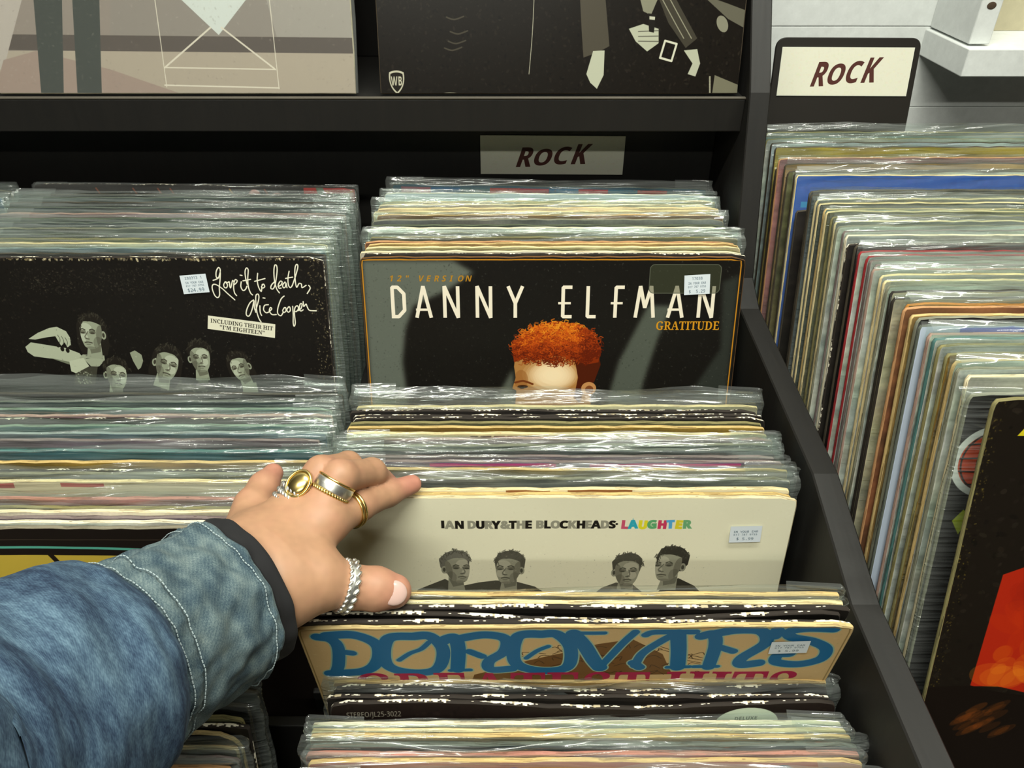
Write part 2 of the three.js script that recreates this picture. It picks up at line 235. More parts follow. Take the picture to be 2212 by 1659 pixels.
// an anonymous printed head, about s millimetres high, drawn as a photograph prints it: skull, jaw, hair, ear, brow, eyes, nose, mouth
function head(c, x, y, s, { skin = '#9a9a86', lit = '#c6c6b2', dark = '#3b392f', hair = '#4a483c', turn = 0, tilt = 0, long = false, seed = 1, neck = true } = {}) {
  const r = rng(seed * 17), q = turn * 3.2; c.save(); c.translate(x, y); c.rotate(tilt); c.scale(s / 30, s / 30);
  if (long) poly(c, [[-12, -6], [-8, -15], [0, -17], [8, -15], [12, -6], [13, 10], [10, 19], [-10, 19], [-13, 10]], hair);
  if (neck) { poly(c, [[-5 - q * .4, 7], [5 - q * .4, 7], [6, 22], [-7, 22]], skin); c.globalAlpha = .5; poly(c, [[-5 - q * .4, 10], [5 - q * .4, 10], [5, 16], [-3, 18]], dark); c.globalAlpha = 1; }
  if (!long) poly(c, [[-10 - q * .7, -1], [-11 - q * .6, -9], [-7, -15], [0, -16.5], [7, -15], [11 - q * .6, -9], [10 - q * .7, -1], [8, 5], [-8, 5]], hair);
  if (Math.abs(turn) < .95 || !long) { const ex = (turn > 0 ? -1 : 1) * (9.4 - Math.abs(turn) * 1.2) - q * .2; blob(c, ex, 1.5, 2.1, 3.6, skin); blob(c, ex, 1.5, 1, 2, dark); }
  c.fillStyle = skin; c.beginPath(); c.moveTo(-8.6 + q * .3, -7); c.bezierCurveTo(-9.4 + q * .3, 2, -8.2 + q * .5, 7, -5.4 + q * .8, 11.6); c.bezierCurveTo(-2.6 + q, 14.8, 2.6 + q, 14.8, 5.4 + q * .8, 11.6); c.bezierCurveTo(8.2 + q * .5, 7, 9.4 + q * .3, 2, 8.6 + q * .3, -7); c.bezierCurveTo(6, -14, -6, -14, -8.6 + q * .3, -7); c.fill();
  c.save(); c.clip(); c.fillStyle = lit; c.globalAlpha = .55; blob(c, q * 1.4 + (turn >= 0 ? 2 : -2), -4, 5.6, 4.4, lit); blob(c, q * 1.5 + (turn >= 0 ? 3.4 : -3.4), 4, 3.2, 3.6, lit); c.globalAlpha = .4; blob(c, (turn >= 0 ? -8 : 8) + q * .3, 4, 4.4, 11, dark); c.globalAlpha = .3; blob(c, (turn >= 0 ? -5 : 5) + q * .4, 9, 4, 6, dark); blob(c, q, 13.6, 5, 2, dark);
  c.globalAlpha = .55; for (const e of [-1, 1]) blob(c, e * 3.9 + q * 1.5, -.6, 2.7, 1.7, dark);
  c.globalAlpha = .95; for (const e of [-1, 1]) { curve(c, [[e * 6 + q * 1.5, -2], [e * 4 + q * 1.5, -3.2], [e * 1.8 + q * 1.5, -2.3]], .9, dark); blob(c, e * 3.9 + q * 1.5, .1, 1.7, .65, dark); }
  c.globalAlpha = .6; curve(c, [[q * 1.6 + .7, -1], [q * 2 + 1.4 * Math.sign(turn || 1), 3.6], [q * 1.8 - .4, 4.9]], .9, dark); blob(c, q * 1.8, 5.3, 2, .6, dark); c.globalAlpha = .9; curve(c, [[q * 1.6 - 2.8, 8.5], [q * 1.7, 8], [q * 1.6 + 2.8, 8.6]], .9, dark); c.globalAlpha = .35; blob(c, q * 1.7, 10, 2, .6, dark); c.restore(); c.globalAlpha = 1;
  c.fillStyle = hair; c.beginPath(); c.moveTo(-10 - q * .4, 0); c.lineTo(-11 - q * .5, -8); c.quadraticCurveTo(-7, -17.5, 1, -17); c.quadraticCurveTo(10, -17, 11 - q * .5, -7); c.lineTo(9.6 - q * .4, -1); c.lineTo(8.4, -6.5); c.quadraticCurveTo(4 + q, -10.5, 0 + q, -9.6); c.quadraticCurveTo(-5 + q, -10.5, -8.2, -6); c.closePath(); c.fill();
  for (let i = 0; i < 46; i++) { const a = Math.PI * (1.04 + .92 * r()), R = 11 + 3.5 * r(), hx = R * .8 * Math.cos(a) - q * .2, hy = -4 + R * .95 * Math.sin(a); c.globalAlpha = .7; curve(c, [[hx, hy], [hx + 2.5 * (r() - .3), hy - 1.4], [hx + 4 * (r() - .4), hy + 2.2 * r()]], .55, r() < .5 ? dark : hair); } c.globalAlpha = 1; c.restore();
}
function priceTag(lines, w = 22, h = 15.5) { return canvasTex(256, 180, (c, cw, ch) => { c.fillStyle = '#d3dbe2'; c.fillRect(0, 0, cw, ch); c.fillStyle = '#5d6f7d'; c.textAlign = 'center'; lines.forEach(([t, y, s]) => { c.font = `bold ${s * ch}px monospace`; c.fillText(t, cw / 2, y * ch); }); }); }
const tagA = priceTag([['280313 1', .24, .2], ['IN YOUR EAR', .47, .15], ['617 787 9755', .64, .14], ['$24.99', .92, .26]]);
const tagB = priceTag([['17038', .26, .2], ['IN YOUR EAR', .48, .15], ['617 787 9755', .66, .14], ['$  5.29', .92, .22]]);
const tagC = priceTag([['', .2, .1], ['IN YOUR EAR', .4, .17], ['617 787 9755', .58, .15], ['$ 5.99', .86, .22]]);

const ROW1A = 14;
const zElf = atY(1190, 556, LEVEL[0]).z, zAli = atY(400, 557, LEVEL[0]).z, zLau = atY(1300, 1074, LEVEL[1]).z, zDon = atY(1200, 1351, LEVEL[1]).z, XC = .033, XL = -.31;
const covElf = fullCover(1536, (c) => {
  c.fillStyle = '#151310'; c.fillRect(0, 0, 313, 313);
  c.filter = 'blur(9px)'; poly(c, [[1.2, 2], [75, 2], [92, 12], [70, 27], [42, 40], [34, 60], [30, 90], [33, 125], [33, 313], [1.2, 313]], '#5c6158');           // pale patches of the printed backdrop
  poly(c, [[236, 40], [256, 40], [246, 70], [236, 110], [228, 313], [206, 313], [206, 125], [214, 90]], '#4d5249');
  poly(c, [[112, 118], [124, 96], [126, 130], [126, 313], [98, 313]], '#55594f');
  poly(c, [[296, 20], [309, 14], [309, 313], [286, 313], [282, 110], [300, 78]], '#2b2e29');
  c.filter = 'none'; speckle(c, 31, 5000, 0, 0, 312, 130, ['#000', '#7a7f72', '#33332b'], .7, .22);
  c.strokeStyle = '#b87b1e'; c.lineWidth = 1; c.strokeRect(1.2, 1.6, 308.5, 309);
  c.fillStyle = '#ab7820'; c.font = 'italic bold 7px sans-serif'; [...'12"'].forEach((t, i) => c.fillText(t, 22 + i * 6.5, 19)); [...'VERSION'].forEach((t, i) => c.fillText(t, 46 + i * 6.4, 19));
  const L = (pts, w = 3) => { c.strokeStyle = '#e6dcc8'; c.lineWidth = w; c.lineJoin = 'bevel'; c.lineCap = 'butt'; c.beginPath(); pts.forEach(([x, y], i) => i ? c.lineTo(x, y) : c.moveTo(x, y)); c.stroke(); };
  const t = 23.5, b = 50.5, A = (x) => { L([[x - 6, b], [x, t], [x + 6, b]]); L([[x - 6.5, 43.5], [x + 3.5, 43.5]], 2); }, N = (x) => { L([[x - 5.5, b], [x - 5.5, t], [x + 5.5, b], [x + 5.5, t]]); };
  L([[24.5, b - 1], [24.5, t + 1], [29, t + 1], [34, 30], [34, 44], [29, b - 1], [23, b - 1]]); A(50); N(73); N(100); L([[120, t], [126, 38], [132, t]]); L([[126, 37], [126, b]]);
  L([[173, t + 1], [165.5, t + 1], [165.5, b - 1], [173, b - 1]]); L([[161.5, 38], [172, 38]], 2); L([[186, t], [186, b - 1], [193, b - 1]]); L([[216, t + 1], [209, t + 1], [209, b]]); L([[205, 38], [215, 38]], 2); L([[226, b], [229, t], [233.5, 42], [238, t], [241, b]]); A(259); N(284);
  c.fillStyle = '#c88a1c'; c.font = 'bold 10.2px serif'; c.save(); c.translate(243.6, 61.5); c.scale(.86, 1); c.fillText('GRATITUDE', 0, 0); c.restore();
  poly(c, [[126, 84], [150, 76], [176, 78], [188, 96], [192, 130], [126, 130], [127, 116], [123.5, 114], [126.5, 104], [125, 94]], '#a8763f');            // an anonymous head seen from the brow up
  c.save(); c.beginPath(); c.moveTo(126, 86); c.lineTo(150, 78); c.lineTo(174, 84); c.lineTo(180, 100); c.lineTo(176, 130); c.lineTo(126, 130); c.clip(); for (let i = 0; i < 26; i++) { c.globalAlpha = .13; blob(c, 158 + (i % 5 - 2) * 2, 101 + (i % 3), 22 - i * .7, 15 - i * .45, '#f0dcae'); } c.globalAlpha = .5; blob(c, 131, 106, 6, 9, '#8a5524'); c.globalAlpha = .35; blob(c, 152, 122, 18, 4, '#7a4a1e'); c.globalAlpha = 1; c.restore();
  poly(c, [[176, 84], [196, 80], [199, 92], [194, 108], [186, 114], [182, 128], [177, 122], [180, 104]], '#4a1a08'); blob(c, 189.5, 114, 6.5, 6, '#b98450'); blob(c, 190, 115, 3.6, 3.6, '#7a4422'); blob(c, 132.5, 112.4, 4.6, 1.5, '#3a2110'); blob(c, 132, 113.2, 2.2, 1.2, '#120b06'); curve(c, [[126, 108.6], [133, 107.2], [141, 110]], 1.8, '#6b3413');
  poly(c, [[125, 90], [123, 76], [130, 66], [144, 57], [160, 53], [178, 56], [192, 64], [199, 78], [197, 90], [186, 92], [176, 86], [160, 84], [146, 88], [136, 86]], '#7d2a08');
  const r = rng(41), tone = ['#5c1a05', '#8f3208', '#b5480e', '#cf6a14', '#dd8d22', '#e6ab3c']; for (let i = 0; i < 1500; i++) { const a = Math.PI * 2 * r(), q = Math.sqrt(r()), x = 161 + 38 * q * Math.cos(a), y = 73 + 19 * q * Math.sin(a) + (Math.abs(x - 161) > 22 ? 6 * r() : 0), l = clamp(3.6 - (y - 58) / 10 + 2.4 * (r() - .5) - (x > 182 ? 1.4 : 0), 0, 5.9) | 0, b = r() * 6.3; c.globalAlpha = .85; curve(c, [[x, y], [x + 2.6 * Math.cos(b), y + 2 * Math.sin(b)], [x + 3.6 * Math.cos(b + .9), y + 2.8 * Math.sin(b + .9)]], .35 + .6 * r(), tone[l]); } c.globalAlpha = 1;
  c.strokeStyle = '#55584a'; c.lineWidth = .6; c.fillStyle = 'rgba(70,72,52,.55)'; c.beginPath(); c.roundRect(236, 5.5, 58, 24, 4); c.fill(); c.stroke();
}, .38);
const mAli = coverMap(XL, LEVEL[0], zAli, ROW1A);
const covAli = fullCover(1536, (c) => {
  const z4 = (x, y) => mAli(x / 2.765, 540 + y / 2.765), S = (pts, w = 1) => curve(c, pts.map(([x, y]) => z4(x, y)), w, '#e4e0cc');
  c.fillStyle = '#14110e'; c.fillRect(0, 0, 313, 313); speckle(c, 51, 2500, 0, 0, 313, 125, ['#3a332b', '#000', '#52493c'], 1, .3);
  speckle(c, 52, 900, 55, 8, 125, 22, ['#6d6655', '#4a4337'], .7, .32); speckle(c, 53, 260, 196, 32, 60, 18, ['#6d6655', '#4a4337'], .6, .3); speckle(c, 54, 160, 0, 20, 60, 70, ['#5a5242'], .6, .3);
  [[[386, 60], [384, 40], [370, 28], [352, 60], [352, 108], [372, 112], [386, 70], [384, 130], [378, 200], [380, 260], [365, 285], [340, 268], [318, 212], [322, 176], [350, 174], [400, 206], [450, 252], [510, 305]], [[325, 137], [346, 130], [372, 116]], [[428, 150], [415, 175], [422, 198], [440, 200], [447, 175], [430, 150], [448, 158], [462, 150], [468, 192], [476, 198], [490, 142], [500, 148]], [[500, 178], [522, 160], [530, 140], [514, 132], [502, 162], [500, 202], [508, 245], [525, 268]], [[565, 150], [562, 192], [580, 224], [602, 214], [614, 188]], [[556, 93], [572, 96]], [[616, 170], [603, 120], [598, 60], [610, 32], [625, 50], [621, 120], [626, 190], [644, 244], [662, 262]], [[580, 142], [645, 129]], [[706, 78], [702, 130], [712, 190], [735, 232], [742, 202]], [[680, 146], [768, 122]], [[750, 174], [738, 194], [750, 203], [766, 192], [758, 171], [744, 174]],
    [[850, 150], [825, 176], [818, 205], [838, 210], [856, 170], [872, 60], [868, 12], [852, 10], [845, 60], [850, 140], [868, 210], [892, 245]], [[880, 192], [906, 176], [915, 152], [900, 145], [882, 176], [888, 204], [906, 204]], [[940, 152], [920, 176], [925, 200], [942, 194], [948, 160], [956, 200]], [[975, 60], [965, 120], [970, 180], [986, 200], [1002, 182]], [[945, 121], [1005, 110]], [[1002, 182], [1030, 100], [1050, 22], [1040, 0], [1026, 30], [1025, 110], [1038, 195], [1060, 165], [1080, 170], [1086, 200], [1120, 180]], [[1142, 180], [1156, 205], [1130, 250]],
    [[670, 305], [640, 330], [612, 390], [610, 434], [635, 440], [660, 380], [674, 312], [678, 370], [690, 410]], [[690, 392], [715, 300], [712, 258], [692, 265], [690, 320], [700, 410], [718, 466], [735, 492]], [[725, 355], [728, 410], [740, 438]], [[752, 288], [768, 290]], [[797, 346], [765, 352], [757, 390], [780, 415], [808, 404]], [[808, 404], [826, 382], [815, 370], [806, 400], [830, 430], [865, 430]], [[932, 272], [905, 300], [880, 370], [878, 420], [905, 440], [926, 408]], [[935, 370], [920, 395], [930, 412], [948, 400], [945, 372], [934, 371]], [[970, 365], [955, 390], [968, 410], [985, 395], [980, 366], [968, 366]], [[1005, 360], [1010, 430], [1010, 500], [1018, 530], [1028, 500], [1020, 420], [1025, 372], [1045, 355], [1055, 380], [1036, 405], [1020, 400]], [[1056, 396], [1078, 376], [1085, 342], [1070, 340], [1062, 380], [1075, 400], [1095, 390]], [[1095, 320], [1100, 360], [1120, 340], [1130, 365], [1150, 394], [1208, 398]]].map((q) => q.map(([x, y]) => [(x / 3.97 + 380) * 2.765, (y / 3.97 + 30) * 2.765])).forEach((s) => S(s));
  const a = z4(1246, 388), b = z4(1648, 440), d = z4(1646, 522), e = z4(1244, 468); poly(c, [a, b, d, e], '#dcd8c2');
  c.save(); c.translate(a[0], a[1]); c.rotate(Math.atan2(b[1] - a[1], b[0] - a[0])); c.fillStyle = '#211d18'; c.font = 'bold 4.9px serif'; c.textAlign = 'center'; c.fillText('INCLUDING THEIR HIT', 28, 5.4, 52); c.fillText('"I\'M EIGHTEEN"', 28.5, 10.2, 38); c.restore();
  // anonymous pale figures against the black
  const P = (x, y) => z4(x, y), sk = { skin: '#8f9580', lit: '#c3c9b2', dark: '#3a362c', hair: '#1f1b16' }, pp = (pts, f) => poly(c, pts.map((q) => P(...q)), f);
  pp([[158, 575], [190, 548], [300, 566], [400, 582], [480, 612], [505, 640], [440, 668], [330, 648], [210, 632], [172, 606]], '#a7ad96'); pp([[300, 640], [440, 668], [500, 640], [470, 690], [420, 680]], '#6d725f');
  pp([[176, 528], [230, 492], [300, 462], [345, 456], [400, 482], [424, 520], [430, 566], [408, 578], [392, 548], [372, 570], [352, 540], [336, 512], [290, 518], [216, 532]], '#a9af98'); for (const [x, y] of [[350, 505], [372, 512], [394, 520]]) curve(c, [P(x, y), P(x + 14, y + 26), P(x + 12, y + 46)], .5, '#4c4f43'); for (const [x, y] of [[352, 556], [378, 580], [410, 588], [430, 572]]) blob(c, ...P(x, y + 8), 1.6, 2.2, '#191511');
  pp([[480, 640], [520, 600], [625, 590], [632, 655], [600, 690], [560, 700], [520, 660]], '#979d87'); pp([[420, 660], [505, 640], [540, 690], [470, 736], [432, 720]], '#b3b9a1'); pp([[455, 735], [540, 690], [590, 692], [575, 800], [450, 800]], '#3c3b31'); speckle(c, 56, 130, ...P(455, 715), 14, 12, ['#b3b9a1', '#8f9580'], .7, .9);
  for (let k = 0; k < 3; k++) curve(c, [P(520, 612 + k * 16), P(570, 604 + k * 17), P(620, 618 + k * 14)], .6, '#4c4f43');
  pp([[780, 610], [810, 596], [850, 622], [860, 660], [846, 700], [830, 712], [800, 660]], '#8b917c'); pp([[990, 750], [1080, 740], [1090, 790], [1230, 812], [1240, 840], [960, 840]], '#45453a'); speckle(c, 55, 160, ...P(1090, 790), 50, 10, ['#8f9580', '#2a2820'], .8, .8); pp([[1450, 760], [1500, 748], [1530, 770], [1548, 845], [1455, 845]], '#7f8571'); pp([[1180, 712], [1240, 712], [1250, 790], [1190, 790]], '#5c5f50');
  for (const [x, y, sz, turn, tilt, long, seed] of [[556, 492, 31, -.75, .06, true, 1], [700, 742, 29, .35, .16, false, 2], [1000, 676, 32, .3, .34, true, 3], [1200, 640, 28, .05, 0, false, 4], [1438, 696, 26, -.4, -.3, true, 5]]) head(c, ...P(x, y), sz, { ...sk, turn, tilt, long, seed });
  speckle(c, 57, 500, 60, 60, 190, 60, ['#14110e', '#c2c6b0'], .6, .3);
  c.strokeStyle = '#7d7359'; c.lineWidth = .7; speckle(c, 58, 260, 300, 0, 12, 125, ['#c8b98e', '#8c7c58'], .8, .5); speckle(c, 59, 300, 0, 0, 313, 1.6, ['#d9cca6', '#8c7c58'], 1.2, .8);
}, .5);
const covLau = fullCover(1536, (c) => {
  c.fillStyle = '#dedac0'; c.fillRect(0, 0, 313, 313); speckle(c, 61, 3500, 0, 0, 313, 130, ['#ebe7d0', '#cfc9ac', '#d8d4bc'], .9, .2);
  c.textBaseline = 'alphabetic'; c.font = 'bold 9.4px sans-serif'; let x = 73.5; const word = 'IAN DURY&THE BLOCKHEADS', step = [3.0, 6.9, 6.8, 2.6, 6.6, 6.6, 6, 6.2, 6.6, 5.2, 6.6, 5.6, 2.6, 6.2, 5.2, 6.8, 6.2, 6.4, 6.4, 5.4, 6.4, 6.6, 5];
  [...word].forEach((t, i) => { const g = [1, 4, 6, 8, 10, 13, 15, 17, 19, 21].includes(i); c.fillStyle = g ? '#8f8d7c' : '#1d1a16'; c.strokeStyle = c.fillStyle; c.lineWidth = .7; if (t === 'I') c.fillRect(x, 18.4, 2.1, 6.6); else if (t !== ' ') { c.save(); c.translate(x, 25); c.scale(1.0, .92); c.fillText(t, 0, 0, 7); c.strokeText(t, 0, 0, 7); c.restore(); } x += step[i] * .9; });
  blob(c, 193.2, 21.6, .9, .9, '#2a261f'); x = 196;
  [...'LAUGHTER'].forEach((t, i) => { c.fillStyle = ['#c0506a', '#2fa0b4', '#d8cf2e', '#5aa06a', '#c03a5c', '#4f9fd0', '#d6c42c', '#6aa070'][i]; c.strokeStyle = c.fillStyle; c.lineWidth = .9; c.save(); c.translate(x, 25); c.rotate([.03, -.06, .05, -.04, .03, -.05, .06, -.03][i]); c.fillText(t, 0, 0); c.strokeText(t, 0, 0); c.restore(); x += [5.4, 6.2, 6.4, 6.8, 6.6, 5.4, 5.4, 6][i]; });
  const coat = (pts, col) => poly(c, pts, col);
  coat([[51, 90], [54, 81], [64, 76], [74, 71], [84, 78], [98, 74], [110, 72], [124, 73], [138, 78], [149, 87], [152, 130], [52, 130]], '#4c4a40'); coat([[56, 90], [66, 80], [76, 88], [74, 130], [56, 130]], '#7d7c6c'); coat([[110, 84], [132, 80], [124, 95], [112, 95]], '#8d8b7a');
  coat([[178, 88], [186, 79], [196, 74], [208, 76], [216, 84], [220, 130], [176, 130]], '#56544a'); coat([[222, 90], [229, 80], [240, 70], [252, 77], [262, 89], [262, 130], [222, 130]], '#37352d');
  const g = { skin: '#8d8c7a', lit: '#b9b7a3', dark: '#45443a', hair: '#504e44' };
  head(c, 82.5, 61, 29, { ...g, turn: .75, hair: '#66645a', seed: 6 }); head(c, 119.5, 61.5, 29.5, { ...g, turn: -.5, seed: 7 }); head(c, 203, 63.5, 29, { ...g, turn: .15, hair: '#4a483e', seed: 8 }); head(c, 233, 58.5, 31, { ...g, turn: -.95, hair: '#34322b', seed: 9 });
  coat([[56, 90], [62, 80], [72, 78], [80, 86], [92, 84], [100, 80], [110, 86], [112, 130], [54, 130]], '#55534a'); coat([[186, 90], [194, 79], [200, 82], [206, 84], [212, 90], [210, 130], [184, 130]], '#6a685a');
  speckle(c, 62, 900, 52, 46, 210, 46, ['#dcd5b4', '#3f3d35', '#a5a391'], .5, .22);
}, .5);
const mDon = coverMap(.0385, LEVEL[1], zDon, -7);
const covDon = fullCover(1536, (c) => {
  c.fillStyle = '#c3a474'; c.fillRect(0, 0, 313, 313); speckle(c, 71, 3000, 0, 0, 313, 90, ['#d6bf90', '#a98d5c', '#cdb284'], .8, .25);
  const a = (x, y) => mDon(640 + x * .2984, 1260 + y * .2984), b = (x, y) => mDon(1200 + x * .31646, 1250 + y * .31646);
  poly(c, [[1320, 640], [1700, 540], [2050, 470], [2240, 600], [2260, 700], [1300, 690]].map((q) => a(...q)), '#6b4a26'); poly(c, [[100, 480], [330, 430], [560, 400], [760, 500], [820, 640], [60, 640]].map((q) => b(...q)), '#6b4a26');
  const r = rng(73); for (let i = 0; i < 60; i++) { const x = 120 + 110 * r(), y = 22 + 34 * r(); curve(c, [[x, y], [x + 6 * r(), y - 3], [x + 14 * r(), y + 4 * (r() - .5)]], .5, '#3e2a16'); }
  const blue = '#1f6390', pale = '#8fa894';
  const G = (f, pts, w) => { const q = pts.map((p) => f(...p)); curve(c, q, w * 1.15 + 1.8, pale); }, B = (f, pts, w) => curve(c, pts.map((p) => f(...p)), w * 1.15, blue);
  const letters = [[a, [[190, 360], [290, 380], [340, 440], [340, 560], [320, 620]], 6.5], [a, [[260, 352], [460, 350], [620, 420], [620, 540], [520, 610], [280, 628]], 7], [a, [[360, 470], [440, 480]], 5],
    [a, [[890, 358], [700, 380], [690, 560], [860, 620], [1050, 600], [1100, 460], [1010, 360], [890, 358]], 7], [a, [[780, 530], [860, 480], [940, 450], [1000, 400]], 3],
    [a, [[1080, 400], [1180, 370], [1210, 450], [1200, 600]], 7.5], [a, [[1200, 380], [1400, 350], [1550, 380], [1540, 470], [1430, 540], [1440, 600], [1590, 595]], 6.5], [a, [[1290, 470], [1380, 505]], 5], [a, [[1150, 610], [1290, 605]], 3],
    [a, [[1820, 352], [1640, 370], [1620, 550], [1790, 612], [1990, 590], [2020, 450], [1930, 355], [1820, 352]], 7], [a, [[1700, 520], [1780, 470], [1860, 440]], 3],
    [b, [[160, 360], [230, 440], [290, 540], [330, 590]], 8], [b, [[330, 590], [420, 500], [500, 420], [580, 350]], 4.5], [b, [[170, 355], [370, 355]], 3],
    [b, [[570, 580], [620, 500], [740, 420], [850, 360]], 5], [b, [[560, 560], [600, 590]], 6], [b, [[650, 370], [720, 350], [990, 350]], 4.5], [b, [[870, 360], [870, 480], [860, 590]], 8], [b, [[790, 592], [940, 590]], 3],
    [b, [[1030, 380], [1110, 370], [1120, 450], [1070, 590]], 7], [b, [[1120, 365], [1280, 340], [1440, 350], [1460, 430], [1300, 530], [1290, 575], [1410, 565]], 7], [b, [[1160, 460], [1240, 485]], 5], [b, [[970, 590], [1130, 588]], 3],
    [b, [[1540, 338], [1556, 352], [1530, 384]], 6], [b, [[1930, 335], [1760, 330], [1630, 350], [1640, 390], [1780, 420], [1870, 470], [1830, 540], [1680, 575], [1530, 560], [1545, 512], [1620, 505]], 6.5]];
  letters.forEach((l) => G(...l)); letters.forEach((l) => B(...l));
  c.fillStyle = '#a01f45'; c.font = 'bold 46px serif'; c.save(); c.translate(22, 84); c.fillText('GREATEST HITS', 0, 0, 274); c.restore();
  c.strokeStyle = '#8e7648'; c.lineWidth = .8; c.strokeRect(1, 1, 310, 310);
}, .5);
const shield = (c, x, y, s) => { c.save(); c.translate(x, y); c.scale(s, s); const p = () => { c.beginPath(); c.moveTo(-5, -6); c.quadraticCurveTo(0, -8.4, 5, -6); c.quadraticCurveTo(6.4, 3, 0, 8); c.quadraticCurveTo(-6.4, 3, -5, -6); }; p(); c.fillStyle = '#b5b19c'; c.fill(); c.scale(.82, .82); p(); c.fillStyle = '#1c1813'; c.fill(); c.fillStyle = '#b5b19c'; c.font = 'bold 10px sans-serif'; c.textAlign = 'center'; c.save(); c.scale(.58, 1); c.fillText('W', -3.6, 3); c.fillText('B', 4.8, 3); c.restore(); c.restore(); };
const DISPA = 15, DISPB = V(0, 1.1655, -.7), dispTopY = DISPB.y + H * Math.cos(DISPA * DEG), dispTopZ = DISPB.z - H * Math.sin(DISPA * DEG);
const mD1 = coverMap(-.2935, dispTopY, dispTopZ, DISPA), mD2 = coverMap(.0415, dispTopY, dispTopZ, DISPA);
const covD1 = fullCover(1024, (c) => {
  const Q = (x, y) => mD1(x, y); c.fillStyle = '#8d7f76'; c.fillRect(0, 0, 313, 313); poly(c, [[240, -60], [770, -60], [770, 80], [240, 78]].map((q) => Q(...q)), '#897e76'); poly(c, [[560, -60], [770, -60], [770, 84], [600, 84]].map((q) => Q(...q)), '#9b928a');
  poly(c, [[-20, 110], [770, 110], [770, 215], [-20, 210]].map((q) => Q(...q)), '#a99a8a'); poly(c, [[-20, 74], [770, 82], [770, 116], [-20, 108]].map((q) => Q(...q)), '#4d4039'); poly(c, [[-20, -40], [60, -40], [10, 150], [-20, 150]].map((q) => Q(...q)), '#b3a79f'); poly(c, [[10, 130], [80, 110], [240, 150], [400, 205], [-10, 205]].map((q) => Q(...q)), '#9a8378');
  poly(c, [[70, -60], [135, -60], [140, 210], [92, 210]].map((q) => Q(...q)), '#2d322c'); poly(c, [[155, -60], [215, -60], [222, 210], [170, 210]].map((q) => Q(...q)), '#2d322c');
  poly(c, [[372, -20], [548, -20], [474, 76]].map((q) => Q(...q)), '#cdd0cc'); for (const [p, q, w] of [[[335, -10], [362, 188], .7], [[582, -10], [604, 192], .7], [[456, 60], [358, 146], 1.4], [[480, 60], [596, 150], 1.4], [[360, 146], [596, 150], 1], [[358, 184], [604, 190], 1.2]]) curve(c, [Q(...p), Q(...q)], w, '#d8cdbd');
  speckle(c, 81, 3000, 0, 190, 313, 125, ['#c4b7ab', '#6d625b', '#91857c'], .9, .2);
}, .3);
const covD2 = fullCover(1024, (c) => {
  const Q = (x, y) => mD2(740 + x / 2.4043, y / 2.4043); c.fillStyle = '#15110d'; c.fillRect(0, 0, 313, 313); speckle(c, 83, 3500, 0, 170, 313, 143, ['#2c2620', '#000', '#3a332a'], 1.3, .35);
  poly(c, [[1230, -60], [1360, -60], [1385, 240], [1330, 270], [1250, 300], [1240, 150]].map((q) => Q(...q)), '#474238'); poly(c, [[1300, 265], [1360, 262], [1355, 390], [1320, 462], [1285, 430], [1265, 385]].map((q) => Q(...q)), '#aeb09c');
  poly(c, [[1530, -60], [1660, -60], [1600, 80], [1560, 60]].map((q) => Q(...q)), '#7d7c6a'); poly(c, [[1485, 150], [1560, 125], [1640, 150], [1640, 225], [1580, 268], [1520, 215]].map((q) => Q(...q)), '#a9ab97'); for (let k = 0; k < 3; k++) curve(c, [[1535, 165 + k * 25], [1640, 160 + k * 28]].map((q) => Q(...q)), .7, '#55544a');
  poly(c, [[1585, 70], [1625, 75], [1615, 170], [1590, 165]].map((q) => Q(...q)), '#1b1814'); poly(c, [[1592, 85], [1622, 88], [1620, 105], [1592, 102]].map((q) => Q(...q)), '#b5b5a2');
  poly(c, [[1620, -60], [1700, -60], [1840, 200], [1780, 250], [1690, 120]].map((q) => Q(...q)), '#3c382f'); for (const k of [0, 40]) curve(c, [[1650 + k, -20], [1720 + k, 110], [1770 + k, 200]].map((q) => Q(...q)), .8, '#8b8875');
  c.save(); const k = Q(1690, 265); c.translate(...k); c.rotate(.25); c.strokeStyle = '#c4c3b0'; c.lineWidth = 1.8; c.strokeRect(-5.2, -7, 10.4, 14); c.restore();
  poly(c, [[1770, 262], [1840, 255], [1855, 330], [1830, 398], [1790, 385], [1815, 330]].map((q) => Q(...q)), '#a9ab97'); poly(c, [[1860, -30], [2000, 20], [2105, 60], [2090, 150], [2000, 100]].map((q) => Q(...q)), '#5c594c'); blob(c, ...Q(1970, 125), 4.5, 7, '#7d7b6a', -.5); poly(c, [[1930, 390], [2050, 440], [2045, 520], [1915, 500]].map((q) => Q(...q)), '#6d6a58'); for (let i = 0; i < 14; i++) blob(c, ...Q(1905, 400 + i * 8), .8, .8, '#8f8c78');
  curve(c, [[995, -20], [985, 180], [968, 385]].map((q) => Q(...q)), .6, '#a8a592'); for (const [x, y] of [[580, 90], [600, 165], [590, 215], [570, 250]]) curve(c, [[x - 40, y], [x, y + 12], [x + 50, y - 4]].map((q) => Q(...q)), 1.2, '#3f3a30'); blob(c, ...Q(560, 490), 9, 1.6, '#8d8b78');
  shield(c, ...Q(283, 425), 1.28);
}, .3);
